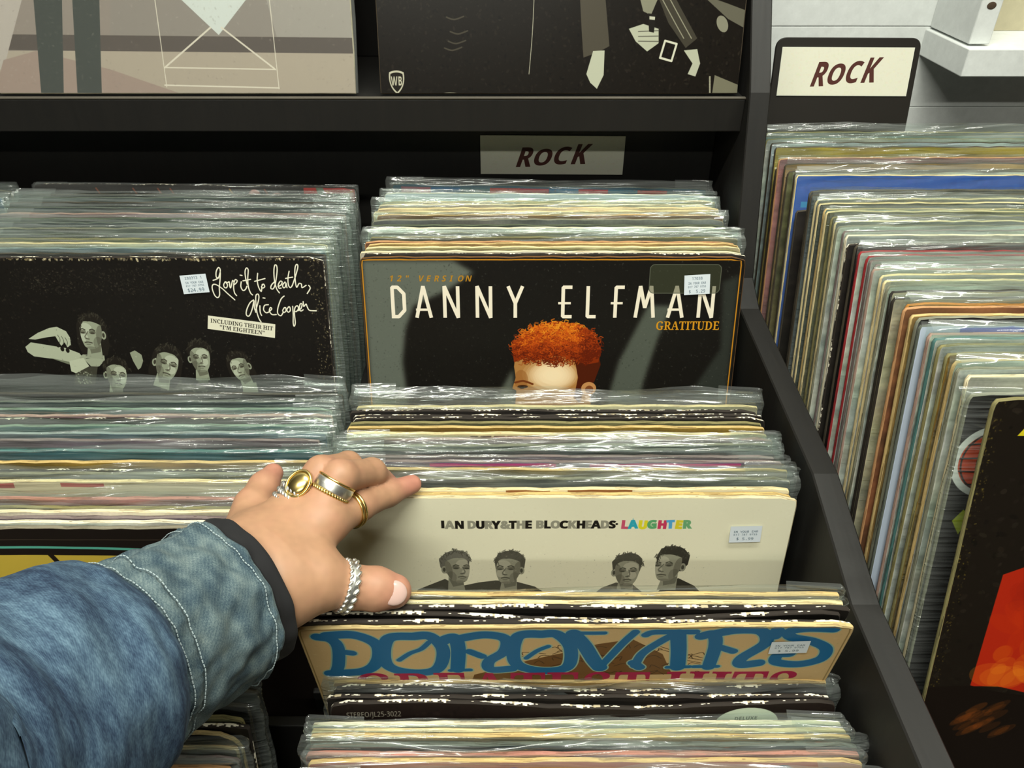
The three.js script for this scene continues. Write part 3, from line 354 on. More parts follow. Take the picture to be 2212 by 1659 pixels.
const strips = {
  blocks: stripCover((c) => { c.fillStyle = '#31505f'; c.fillRect(0, 0, 313, 63); const r = rng(91); const cols = ['#8a4f5c', '#2a5d86', '#3a5f68', '#a8342f', '#a83046', '#2b6b92', '#b52f3d', '#27637f', '#a83838', '#4a5a66']; cols.forEach((k, i) => { c.fillStyle = k; c.fillRect(8 + i * 29.5, 2, 30, 9); speckle(c, 95 + i, 40, 8 + i * 29.5, 2, 30, 9, ['#1b2a33', '#c9584c'], 1, .4); }); c.fillStyle = '#b8323a'; c.fillRect(296, 6, 12, 12); }),
  code: stripCover((c) => { c.fillStyle = '#b4c2c6'; c.fillRect(0, 0, 313, 63); c.fillStyle = '#41493f'; c.font = 'bold 5px sans-serif'; c.fillText('M7 86.006', 244, 8.5); speckle(c, 97, 300, 0, 0, 313, 30, ['#dfe8ea', '#8ea0a2'], 2, .3); }),
  darkRed: stripCover((c) => { c.fillStyle = '#1a120e'; c.fillRect(0, 0, 313, 63); for (const x of [60, 96, 120, 132, 190, 224]) { curve(c, [[x, 3], [x + 3, 9], [x + 1, 15]], 1.6, x % 4 ? '#8d6a2c' : '#7a3d26'); } blob(c, 214, 9, 6, 6, '#b77f78'); blob(c, 236, 11, 7, 5, '#b8847a'); c.fillStyle = '#a8271d'; c.fillRect(262, 1, 50, 14); c.fillStyle = '#4c5b45'; poly(c, [[274, 1], [281, 1], [286, 15], [278, 15]], '#5b6f58'); curve(c, [[284, 4], [296, 8], [310, 4]], 1.2, '#c58a2a'); }),
  photoEdge: stripCover((c) => { c.fillStyle = '#cdbf93'; c.fillRect(0, 0, 313, 63); c.fillStyle = '#1f1a12'; c.fillRect(92, 1.5, 78, 14); for (const x of [98, 108, 118, 131, 144, 152]) poly(c, [[x, 1], [x + 2, 1], [x - 4, 15], [x - 6, 15]], '#cfc29a'); c.fillStyle = '#e6ddba'; c.fillRect(170, 3, 38, 12); c.fillStyle = '#1f1a12'; blob(c, 182, 10, 5, 5, '#241d14'); blob(c, 194, 10, 4, 4, '#241d14'); c.fillStyle = '#241d14'; c.fillRect(214, 2, 62, 8); speckle(c, 99, 200, 20, 1, 70, 10, ['#8d8052'], 1, .5); }),
  neon: stripCover((c) => { c.fillStyle = '#6d6276'; c.fillRect(0, 0, 313, 63); c.fillStyle = '#c23a80'; c.fillRect(62, 1, 90, 2.6); c.fillRect(176, 1, 108, 2.6); for (const [x, w] of [[72, 14], [92, 22], [120, 26], [186, 34], [226, 26], [262, 18]]) { c.fillStyle = '#1f7a9a'; c.fillRect(x, 3.8, w, 3.4); } c.fillStyle = '#c9a2a0'; c.fillRect(20, 8, 280, 40); }),
  blue: stripCover((c) => { c.fillStyle = '#1c4fa0'; c.fillRect(0, 0, 313, 63); speckle(c, 101, 400, 0, 0, 313, 30, ['#2c63b8', '#17408a', '#3a55b5'], 3, .35); c.fillStyle = '#2a86b8'; c.fillRect(6, 22, 40, 5); }),
  violet: stripCover((c) => { c.fillStyle = '#b9c2d6'; c.fillRect(0, 0, 313, 63); c.fillStyle = '#4456b8'; c.fillRect(24, 1, 290, 11); speckle(c, 103, 200, 24, 1, 280, 11, ['#5a78c8', '#3b3fae'], 3, .4); }),
  stereo: stripCover((c) => { c.fillStyle = '#1d1512'; c.fillRect(0, 0, 313, 63); speckle(c, 105, 600, 0, 0, 313, 40, ['#2e231d', '#0e0a08'], 1.5, .4); c.fillStyle = '#8f8a7c'; c.font = '6px sans-serif'; c.fillText('STEREO/JL25-3022', 9, 10.5, 34); blob(c, 258, 14, 20, 12, '#b7c2ad'); c.fillStyle = '#4d5a4e'; c.font = 'bold 4px sans-serif'; c.fillText('DELUXE', 250, 11.5, 20); }),
  yellow: stripCover((c) => { c.fillStyle = '#17110e'; c.fillRect(0, 0, 313, 63); c.fillStyle = '#3b3128'; c.fillRect(0, 8.2, 313, .5); curve(c, [[0, 15.5], [150, 14.6], [313, 20]], 1.9, '#4f9a88'); c.fillStyle = '#b39a3a'; c.beginPath(); c.moveTo(0, 20.5); c.quadraticCurveTo(200, 20, 313, 24); c.lineTo(313, 50); c.lineTo(0, 50); c.fill(); c.fillStyle = '#b5a92a'; c.fillRect(205, 22, 40, 41); c.fillStyle = '#17110e'; c.fillRect(246, 20, 70, 45); for (const x of [40, 150]) { curve(c, [[x, 20], [x + 4, 28], [x + 6, 38]], 3.4, '#1b130e'); blob(c, x + 1, 38, 6, 3.4, '#1b130e', -.2); } curve(c, [[250, 20], [255, 28], [259, 40]], 3.6, '#2a1a10'); c.fillStyle = '#1b130e'; poly(c, [[196, 20], [222, 20], [228, 32], [196, 32]], '#231912'); }),
  discs: stripCover((c) => { c.fillStyle = '#b98a5a'; c.fillRect(0, 0, 313, 63); c.fillStyle = '#9c6a62'; c.fillRect(0, 0, 313, 4); c.fillStyle = '#c28a2a'; c.fillRect(70, 4, 150, 9); c.fillStyle = '#a8754a'; c.fillRect(0, 10, 313, 12); blob(c, 34, 14, 17, 9, '#40549c'); blob(c, 116, 14, 10, 10, '#3c58a8'); blob(c, 196, 14, 18, 10, '#2f4fae'); blob(c, 268, 9, 7, 7, '#5a6c86'); blob(c, 292, 9, 5, 5, '#5a6c8c'); }),
  press: stripCover((c) => { c.fillStyle = '#d3c3a4'; c.fillRect(0, 0, 313, 63); c.fillStyle = '#b0605a'; c.fillRect(60, 1, 48, 4); c.fillRect(140, 1, 30, 3); }),
  board: stripCover((c) => { c.fillStyle = '#8a5a34'; c.fillRect(0, 0, 313, 63); c.fillStyle = '#d9cfae'; c.fillRect(0, 0, 120, 3.4); c.fillRect(150, 0, 12, 3.4); c.fillRect(206, 0, 107, 3.4); }),
};
const covFire = fullCover(1024, (c) => {
  c.fillStyle = '#16120e'; c.fillRect(0, 0, 313, 313); speckle(c, 111, 2500, 0, 0, 313, 313, ['#26201a', '#0b0907', '#332b22'], 2, .4);
  c.fillStyle = '#c9b820'; c.font = 'bold 46px sans-serif'; c.save(); c.transform(1, 0, -.2, 1, 24, 52); c.fillText('T', 0, 0); c.restore();
  const r = rng(113); poly(c, [[26, 118], [60, 92], [313, 80], [313, 250], [120, 236], [60, 215], [34, 206]], '#a32410'); for (let i = 0; i < 240; i++) { const x = 40 + 270 * r(), y = 105 + 115 * r(); c.globalAlpha = .25; blob(c, x, y, 6 + 16 * r(), 4 + 10 * r(), ['#b8300f', '#c85a14', '#8c1a0c', '#d97a1c'][Math.min(3, (y - 100) / 40 + r() * 1.5 | 0)], r()); } c.globalAlpha = 1;
  poly(c, [[0, 218], [70, 214], [150, 236], [313, 246], [313, 313], [0, 313]], '#17110d'); for (let i = 0; i < 30; i++) { c.globalAlpha = .3; blob(c, 10 + 80 * r(), 236 + 30 * r(), 10, 3, '#9a4a14', -.5); } c.globalAlpha = 1;
}, .35);
const covBall = stripCover((c) => { c.fillStyle = '#15110d'; c.fillRect(0, 0, 313, 63); speckle(c, 117, 500, 0, 0, 313, 63, ['#221b15', '#0a0806'], 1.5, .4); });

// ------------------------------------------------------------------ records
const COL = { // face, edge, the word the label uses
  jet: [0x191512, 0x2a231b, 'black'], cream: [0xd8cda6, 0xefe2bb, 'cream'], ivory: [0xe4dcc2, 0xf2ead2, 'ivory'], white: [0xdfe2d6, 0xf2f0e4, 'white'], ice: [0xb4c2c6, 0xdfe8ea, 'pale blue'], tan: [0xa98a52, 0xd9c08c, 'tan'], gold: [0x9a7a34, 0xd6bd84, 'golden brown'], kraft: [0x8a6a42, 0xcdb488, 'brown'],
  rust: [0x8c5a3a, 0xc99a72, 'rust brown'], grey: [0x7c8078, 0x8c9086, 'grey'], slate: [0x4c5658, 0x667070, 'slate grey'], dark: [0x2a2520, 0x4a443a, 'dark'], black: [0x191512, 'worn', 'black'], chip: [0x231d18, 'worn', 'scuffed black'], olive: [0x6c6a48, 0x8c8860, 'olive'], moss: [0x394438, 0x5a6656, 'dark green'],
  pink: [0xb5706c, 0xc48a84, 'pink'], rose: [0xa8848a, 0xb59a98, 'dusty pink'], mauve: [0x7a6a74, 0x877c84, 'mauve'], teal: [0x3c6c74, 0x4f8088, 'teal'], sea: [0x6c8c88, 0x86a29c, 'sea green'], red: [0x8e1a22, 0xa82630, 'red'], yellow: [0xb39a26, 0xcdb848, 'yellow'], orange: [0xb06a1c, 0xc98a3a, 'orange'], sky: [0x7f97a6, 0x93a7b2, 'blue grey'],
};
let serial = 0;
function record({ x, yt, zt, deg, col = 'cream', front, edge, bag, label, group, roll = 0, yaw = 0, w = 1, h = 1, geo, name, category = 'record', film = M.plastic }) {
  const k = serial++, c = COL[col], g = thing(name || 'record_sleeve', label, category, group);
  const a = deg * DEG; g.position.set(x, yt - H * h * Math.cos(a), zt + H * h * Math.sin(a)); g.rotation.set(-a, yaw, roll, 'YXZ');
  const j = mesh('jacket', geo || jackets[k % 6], [front || plainFront(c[0], k % 4), edge || edgeMat(c[1])], g); j.scale.set(w, h, 1);
  if (bag) { const b = mesh('plastic_cover', bag === 'long' ? longBag : typeof bag === 'string' ? openBags[+bag.slice(1) % 5] : bags[(typeof bag === 'number' ? bag : k) % 8], film, g); b.scale.set(w, h, 1); b.userData.label = 'crinkled clear plastic outer sleeve'; }
  return g;
}
// items from back to front: [photo row of the top edge, colour, plastic (0, 1, 'long' or a number), height above the level in mm, extras]
function stack({ x, level, degBack, degFront, items, where, group, ref = 1106, step = .0043 }) {
  const r = rng(Math.round(Math.abs(x) * 1000 + level * 977)), rows = items.map(([py, col, bag, dy = 0, ex = {}]) => ({ z: ex.z ?? atY(ref, py, level + dy / 1000).z, col, bag, dy, ex }));
  for (let i = rows.length - 2; i >= 0; i--) rows[i].z = Math.min(rows[i].z, rows[i + 1].z - (rows[i].bag ? step + .0006 : step));
  rows.forEach((q, i) => {
    const deg = q.ex.deg ?? lerp(degBack, degFront, i / Math.max(1, rows.length - 1)), jx = (r() - .5) * .005, c = COL[q.col];
    const near = [rows[i - 1], rows[i + 1]].map((o) => o && COL[o.col][2]);
    const between = near[0] && near[1] ? `between ${near[0]} and ${near[1]} ones` : near[1] ? `behind a ${near[1]} one` : `before a ${near[0]} one`;
    const look = q.ex.label || `${c[2]} record${q.ex.spine && q.ex.spine !== c[2] ? ` with ${q.ex.spine} spine` : ''} ${q.bag ? 'in plastic' : 'unwrapped'} ${between} ${where}`.replace('blue grey', 'bluish').replace('slate grey', 'slate').replace(/golden brown|rust brown/g, 'rusty').replace(/scuffed black/g, 'scuffed').replace(/dusty pink/g, 'pinkish').replace(/dark green/g, 'greenish').replace(/sea green/g, 'pale green').replace(/slate grey/g, 'slate').replace(/blue grey/g, 'bluish').replace(/pale (blue|green)/g, '$1ish');
    record({ x: x + (q.ex.dx ?? jx), yt: level + q.dy / 1000, zt: q.z, deg, col: q.col, bag: q.bag === 1 ? (r() * 8 | 0) : q.bag, label: look, group, front: q.ex.front, film: q.ex.film, edge: q.ex.edge, geo: q.ex.geo, roll: q.ex.roll ?? (r() - .5) * .005, yaw: q.ex.yaw ?? (r() - .5) * .004, w: q.ex.w ?? 1 - .008 * r(), h: q.ex.h ?? 1 });
  });
}
const sticker = (parent, tex, u, v, w, h, rot, tall = H) => { const g = new THREE.PlaneGeometry(w / 1000, h / 1000); g.rotateZ(rot); g.translate(u / 1000 - W / 2, tall - v / 1000, .0016 + .0010); const m = mesh('price_sticker', g, std(0xffffff, .5, { map: tex }), parent); m.userData.label = 'small pale price sticker'; return m; };

stack({ x: XC, level: LEVEL[0], degBack: ROW1A, degFront: ROW1A, group: 'records behind the cover with orange hair', where: 'near the orange haired cover', items: [
  [403, 'slate', 5, 2, { front: strips.blocks, film: M.shrink, label: 'record with a strip of red and blue blocks below the ROCK card', roll: -.016, w: .97 }],
  [420, 'ice', 1, 0, { front: strips.code, roll: -.008, label: 'pale blue record printed with a small black code in plastic' }], [436, 'cream', 1, 0], [443, 'ivory', 1, -1], [450, 'cream', 0, 0], [457, 'cream', 0, -1], [465, 'kraft', 1, 0], [475, 'grey', 1, 1], [487, 'moss', 1, 0], [493, 'white', 1, 0], [504, 'grey', 1, 1], [513, 'olive', 1, 0],
  [523, 'rust', 0, -1], [529, 'tan', 0, 0], [534, 'cream', 0, -1], [539, 'olive', 0, -1], [544, 'ivory', 0, 0], [549, 'chip', 0, 0]] });
const elf = record({ x: XC, yt: LEVEL[0], zt: zElf, deg: ROW1A, col: 'dark', front: covElf, edge: edgeMat(0x6b4a22), label: 'dark record cover with thin cream letters and a head of orange hair', geo: jackets[3] });
sticker(elf, tagB, 275, 22, 21, 16.5, .06);
stack({ x: XL, level: LEVEL[0], degBack: ROW1A, degFront: ROW1A, ref: 400, group: 'records behind the cover with white handwriting', where: 'near the handwriting cover', items: [
  [401, 'black', 1, 2, { front: strips.darkRed, film: M.shrink, label: 'dark record with a red corner strip at the back by the black panel', roll: -.008 }], [421, 'dark', 1, 0], [428, 'slate', 2, 0], [438, 'dark', 4, 1], [449, 'slate', 2, 0], [462, 'rose', 4, 0], [473, 'moss', 2, 0], [482, 'slate', 4, 1], [494, 'grey', 2, 0], [506, 'slate', 4, 0], [516, 'olive', 2, 0], [526, 'cream', 4, 0], [537, 'sky', 2, 0], [548, 'dark', 4, -2]] });
const ali = record({ x: XL, yt: LEVEL[0], zt: zAli, deg: ROW1A, col: 'black', front: covAli, edge: edgeMat('worn'), label: 'black record cover with white handwriting and pale group of faces', geo: jackets[3] });
sticker(ali, tagA, 206.5, 21, 21.5, 15.5, .08);
stack({ x: -.640, level: LEVEL[0], degBack: ROW1A, degFront: ROW1A, ref: 10, group: 'records at the far end of the top tier', where: 'ending the top tier', items: [[412, 'grey', 1], [425, 'sky', 1], [438, 'teal', 1], [452, 'rose', 1], [470, 'grey', 1], [490, 'slate', 1], [520, 'grey', 1], [550, 'dark', 1]] });

const wavy = (x, y) => .0024 * Math.sin(x * 26 + 1) * sstep(y, .2, .31);
const wavyJacket = jacketGeo(61, { warp: wavy, r: .006 }), roundJacket = jacketGeo(62, { r: .016, dent: .0008 });
stack({ x: .034, level: LEVEL[1], degBack: 12, degFront: 8, step: .0041, group: 'records behind the cream cover with four men', where: 'behind the four men', items: [
  [877, 'cream', 'long', 0, { label: 'cream record in a tall baggy plastic sleeve at back of the middle tier' }], [889, 'chip', 0, 0], [897, 'chip', 0, -1], [905, 'black', 0, 0], [913, 'olive', 0, -1], [922, 'gold', 0, 0], [936, 'cream', 0, 0, { front: strips.photoEdge, label: 'cream record with a black and white photo strip along its top' }], [948, 'rose', 2, 1], [961, 'grey', 5, 0], [976, 'slate', 2, 0], [986, 'mauve', 4, -2], [996, 'neon', 4, 0], [1013, 'tan', 2, 0], [1034, 'grey', 5, 0], [1057, 'cream', 0, 0, { front: strips.board, label: 'brown record with cream patches on its top edge behind the cream cover' }], [1067, 'gold', 0, -1]
].map((q) => q[1] === 'neon' ? [q[0], 'mauve', q[2], q[3], { front: strips.neon, film: M.shrink, label: 'record with thin pink and blue stripes in plastic near the fingertips' }] : q) });
const lau = record({ x: .0345, yt: LEVEL[1], zt: zLau, deg: 7, col: 'ivory', front: covLau, edge: edgeMat(0xe6dcc0), label: 'cream record cover with four grey men and coloured title held open by hand', geo: jackets[3] });
sticker(lau, tagC, 281.8, 29.5, 21.5, 14, .03);
stack({ x: .036, level: LEVEL[1], degBack: -5.5, degFront: -7, group: 'records tipped forward under the thumb', where: 'under the thumb', items: [
  [1289, 'tan', 3, 0], [1303, 'cream', 6, -1], [1316, 'chip', 0, 0], [1330, 'chip', 0, -2, { geo: wavyJacket }], [1343, 'chip', 0, 1]] });
const don = record({ x: .0385, yt: LEVEL[1], zt: zDon, deg: -7, col: 'tan', front: covDon, edge: edgeMat(0xdcc898), label: 'tan record cover with ornate blue lettering tipped forward', geo: jackets[3], roll: .010 });
sticker(don, tagC, 280.5, 21, 22, 13.5, .05);

stack({ x: -.2945, level: LEVEL[1], degBack: 12, degFront: 9, ref: 300, step: .0041, group: 'records behind the black and yellow cover', where: 'by the yellow cover', items: [
  [850, 'dark', 'long', 0], [867, 'slate', 2, 0], [884, 'sea', 4, -1], [897, 'rose', 1, 0], [906, 'chip', 0, 0], [920, 'sea', 5, 0], [935, 'sky', 2, 0], [950, 'mauve', 4, 0], [974, 'teal', 2, 0], [997, 'gold', 0, 0], [1017, 'chip', 0, -2], [1023, 'grey', 5, 0], [1038, 'cream', 2, 0, { front: strips.press, label: 'cream record with small red marks on its top edge beside the little finger' }], [1076, 'pink', 5, 0], [1097, 'olive', 1, -2], [1108, 'ivory', 0, 0], [1118, 'mauve', 0, -2], [1128, 'white', 0, 0]] });
record({ x: -.2945, yt: LEVEL[1], zt: atY(300, 1140, LEVEL[1]).z, deg: 9, col: 'black', front: strips.yellow, edge: edgeMat(0x8d8a80), label: 'black and yellow record cover with a teal line behind the denim sleeve', geo: jackets[3] });

stack({ x: .040, level: LEVEL[2], degBack: 10, degFront: 13, group: 'records in the lowest tier below the blue lettering', where: 'below the blue lettering', items: [
  [1470, 'tan', 0, 0, { w: .965 }], [1485, 'chip', 1, -1, { geo: wavyJacket, w: .965 }], [1503, 'chip', 0, 0, { w: .965 }], [1520, 'black', 0, 1, { front: strips.stereo, geo: wavyJacket, w: .965, label: 'black record printed STEREO with a pale oval label in the lowest tier' }], [1566, 'white', 3, -4], [1580, 'cream', 1, -3], [1591, 'tan', 3, 0], [1610, 'slate', 2, -1], [1626, 'pink', 1, -1], [1642, 'tan', 1, 0, { front: strips.discs, film: M.shrink, label: 'orange record with blue discs in plastic in the lowest tier' }], [1668, 'cream', 1, -2], [1690, 'olive', 1, 0], [1720, 'grey', 1, 0]] });
stack({ x: -.312, level: LEVEL[2], degBack: 10, degFront: 13, ref: 560, group: 'records in the lowest tier under the denim sleeve', where: 'below the denim sleeve', items: [
  [1490, 'dark', 3, 0], [1522, 'dark', 2, -4], [1550, 'olive', 0, 0], [1566, 'chip', 0, 0], [1582, 'black', 0, 0, { geo: roundJacket, edge: edgeMat(0xcdb98e), label: 'black record with rounded corners and a tan edge in the lowest tier' }], [1612, 'kraft', 2, 0], [1638, 'mauve', 3, 0], [1656, 'rust', 1, 0], [1690, 'kraft', 1, 0], [1730, 'grey', 1, 0]] });
// two covers standing on the display shelf
record({ x: -.2935, yt: dispTopY, zt: dispTopZ, deg: DISPA, col: 'ivory', front: covD1, edge: edgeMat(0xd9d4c4), label: 'pale photographic record cover with dark trouser legs on the display shelf', name: 'display_record', bag: 6, film: M.shrink });
record({ x: .0415, yt: dispTopY, zt: dispTopZ, deg: DISPA, col: 'black', front: covD2, edge: edgeMat(0x54493c), label: 'dark record cover with leather jackets and a shield emblem on the display shelf', name: 'display_record' });

// ------------------------------------------------------------------ the high bin
const XR = .4025, YR = 1.11, RA = 14.5;
const mFire = coverMap(XR, 1.116, -.3152, 15), mBall = coverMap(XR - .001, 1.106, -.333, 15);
const fireFront = fullCover(1024, (c) => {
  const Q = (x, y) => mFire(x, y), r = rng(113); c.fillStyle = '#1a1510'; c.fillRect(0, 0, 313, 313); speckle(c, 111, 2500, 0, 0, 313, 313, ['#2a241d', '#0b0907', '#352d24'], 2, .4);
  speckle(c, 112, 500, 0, 0, 6, 313, ['#6d5b1e', '#4d401a', '#8a7730'], .6, .6);
  const a = Q(2188, 900), b = Q(2196, 936), hgt = b[1] - a[1] + 8; c.fillStyle = '#c9b820'; c.font = `bold ${hgt * 1.5}px sans-serif`; c.save(); c.translate(a[0] + 4, b[1] + 1); c.transform(1, 0, -.22, 1, 0, 0); c.fillText('7', -3, 0); c.restore();
  poly(c, [...[[2163, 1238], [2300, 1190]].map((q) => Q(...q)), [190, 88], [313, 112], [313, 236], [200, 240], ...[[2212, 1492], [2150, 1478], [2092, 1478]].map((q) => Q(...q))], '#a32410');
  const [x0, y0] = Q(2163, 1238), [, y1] = Q(2150, 1478); for (let i = 0; i < 300; i++) { const t = r(), x = x0 + 8 + 270 * r(), y = lerp(y0 + 4, y1 - 4, t); c.globalAlpha = .22; blob(c, x, y, 4 + 10 * r(), 3 + 6 * r(), ['#8c1a0c', '#b8300f', '#c85a14', '#d97a1c'][clamp(t * 4 + r() - .5, 0, 3) | 0], r()); } c.globalAlpha = 1;
  poly(c, [[1980, 1482], [2092, 1476], [2150, 1490], [2212, 1498]].map((q) => Q(...q)).concat([[200, 242], [313, 238], [313, 313], [0, 313]]), '#17110d'); for (let i = 0; i < 26; i++) { c.globalAlpha = .14; const [x, y] = Q(2060 + 110 * r(), 1520 + 60 * r()); blob(c, x, y, 7, 2.4, '#9a4a14', -.6); } c.globalAlpha = 1;
}, .35);
const ballFront = fullCover(1024, (c) => {
  const Q = (x, y) => mBall(x, y), l = Q(2052, 995), t = Q(2120, 917), b = Q(2086, 1072), R = (b[1] - t[1]) / 2, cx = l[0] + R, cy = (t[1] + b[1]) / 2;
  c.fillStyle = '#15110d'; c.fillRect(0, 0, 313, 313); speckle(c, 117, 900, 0, 0, 313, 313, ['#221b15', '#0a0806'], 1.5, .4);
  blob(c, cx, cy, R, R, '#cfd2cc'); blob(c, cx, cy, R * .82, R * .82, '#b8401c'); c.save(); c.beginPath(); c.arc(cx, cy, R * .82, 0, 7); c.clip(); c.strokeStyle = '#20140e'; c.lineWidth = 1; for (const k of [-.55, -.12, .3, .7]) { c.beginPath(); c.moveTo(cx - R, cy + k * R * .8); c.quadraticCurveTo(cx, cy + k * R * 1.05, cx + R, cy + k * R * .8); c.stroke(); } for (const k of [.35, .75]) { c.beginPath(); c.ellipse(cx, cy, R * k, R * .82, 0, 0, 7); c.stroke(); } c.restore();
  poly(c, [[2053, 1122], [2078, 1098], [2095, 1110], [2066, 1152]].map((q) => Q(...q)), '#a9b42a');
}, .4);
const E2 = (edge, front, extra) => ({ edge: edgeMat(COL[edge][1]), ...(front ? { front } : {}), ...extra });
stack({ x: XR, level: YR, degBack: RA, degFront: RA, step: .0043, group: 'records in the high bin under the divider sign', where: 'in high bin', items: [
  [-.759, 'grey', 5, 2, 'olive'], [-.752, 'sea', 5, 1, 'dark'], [-.745, 'white', 2, 0, 'olive'], [-.737, 'ice', 5, -1, 'dark'], [-.7215, 'yellow', 2, 0, 'dark'], [-.706, 'dark', 0, -14, 'dark'], [-.692, 'pink', 5, 0, 'rust'], [-.682, 'tan', 2, -2, 'dark'], [-.668, 'olive', 0, -3, 'dark'], [-.655, 'white', 3, 0, 'dark'], [-.6475, 'blue', 3, 0, 'cream'], [-.632, 'dark', 0, -26, 'dark'], [-.6125, 'black', 0, 0, 'dark'], [-.603, 'slate', 5, 0, 'dark'], [-.594, 'grey', 2, 0, 'cream'], [-.586, 'moss', 5, 0, 'cream'], [-.578, 'sea', 1, -2, 'tan'],
  [-.569, 'olive', 2, 0, 'cream'], [-.559, 'olive', 5, 0, 'olive'], [-.550, 'grey', 2, 0, 'cream'], [-.541, 'white', 5, 0, 'grey'], [-.533, 'white', 2, 0, 'mauve'], [-.5255, 'white', 5, 0, 'white'], [-.5165, 'chip', 0, -3, 'black'], [-.5085, 'black', 0, 0, 'dark'], [-.498, 'white', 5, 0, 'red'], [-.491, 'white', 2, 0, 'red'], [-.484, 'white', 5, 0, 'mauve'], [-.477, 'white', 2, 0, 'mauve'], [-.4705, 'white', 5, 0, 'rose'], [-.463, 'white', 2, 0, 'cream'], [-.455, 'ivory', 5, 0, 'cream'],
  [-.447, 'white', 2, 0, 'grey'], [-.440, 'cream', 5, 0, 'jet'], [-.433, 'cream', 1, -1, 'jet'], [-.426, 'gold', 1, -2, 'orange'], [-.4185, 'rust', 0, 0, 'rust'], [-.412, 'tan', 0, -1, 'tan'], [-.4065, 'chip', 0, 0, 'grey'], [-.397, 'violet', 5, 0, 'slate'], [-.390, 'white', 2, -1, 'rose'], [-.383, 'white', 5, 0, 'teal'], [-.3755, 'white', 2, 0, 'olive'], [-.367, 'gold', 5, 0, 'olive'], [-.3595, 'white', 2, 0, 'tan'], [-.352, 'white', 5, 0, 'grey'], [-.344, 'ivory', 2, 0, 'ivory']
].map(([z, col, bag, dy, edge], i) => [0, col === 'blue' ? 'sky' : col === 'violet' ? 'sky'   : col, bag ? 'o' + (i + 4) : 0, dy, { z, spine: COL[edge][2], ...E2(edge), ...(col === 'blue' ? { front: strips.blue, film: M.shrink, label: 'bright blue record in plastic in the high bin' } : col === 'violet' ? { front: strips.violet, film: M.shrink, label: 'record with a violet blue band in plastic in the high bin' } : {}), ...{} }]) });
record({ x: XR - .001, yt: 1.106, zt: -.333, deg: 15, col: 'black', front: ballFront, edge: edgeMat(COL.grey[1]), bag: 3, label: 'black record with a round orange grid sticker in the high bin', geo: jackets[3] });
record({ x: XR, yt: 1.116, zt: -.3152, deg: 15, col: 'black', front: fireFront, edge: edgeMat(COL.olive[1]), bag: 0, label: 'black record cover with a yellow letter and red flames fronting the high bin', geo: jackets[3] });

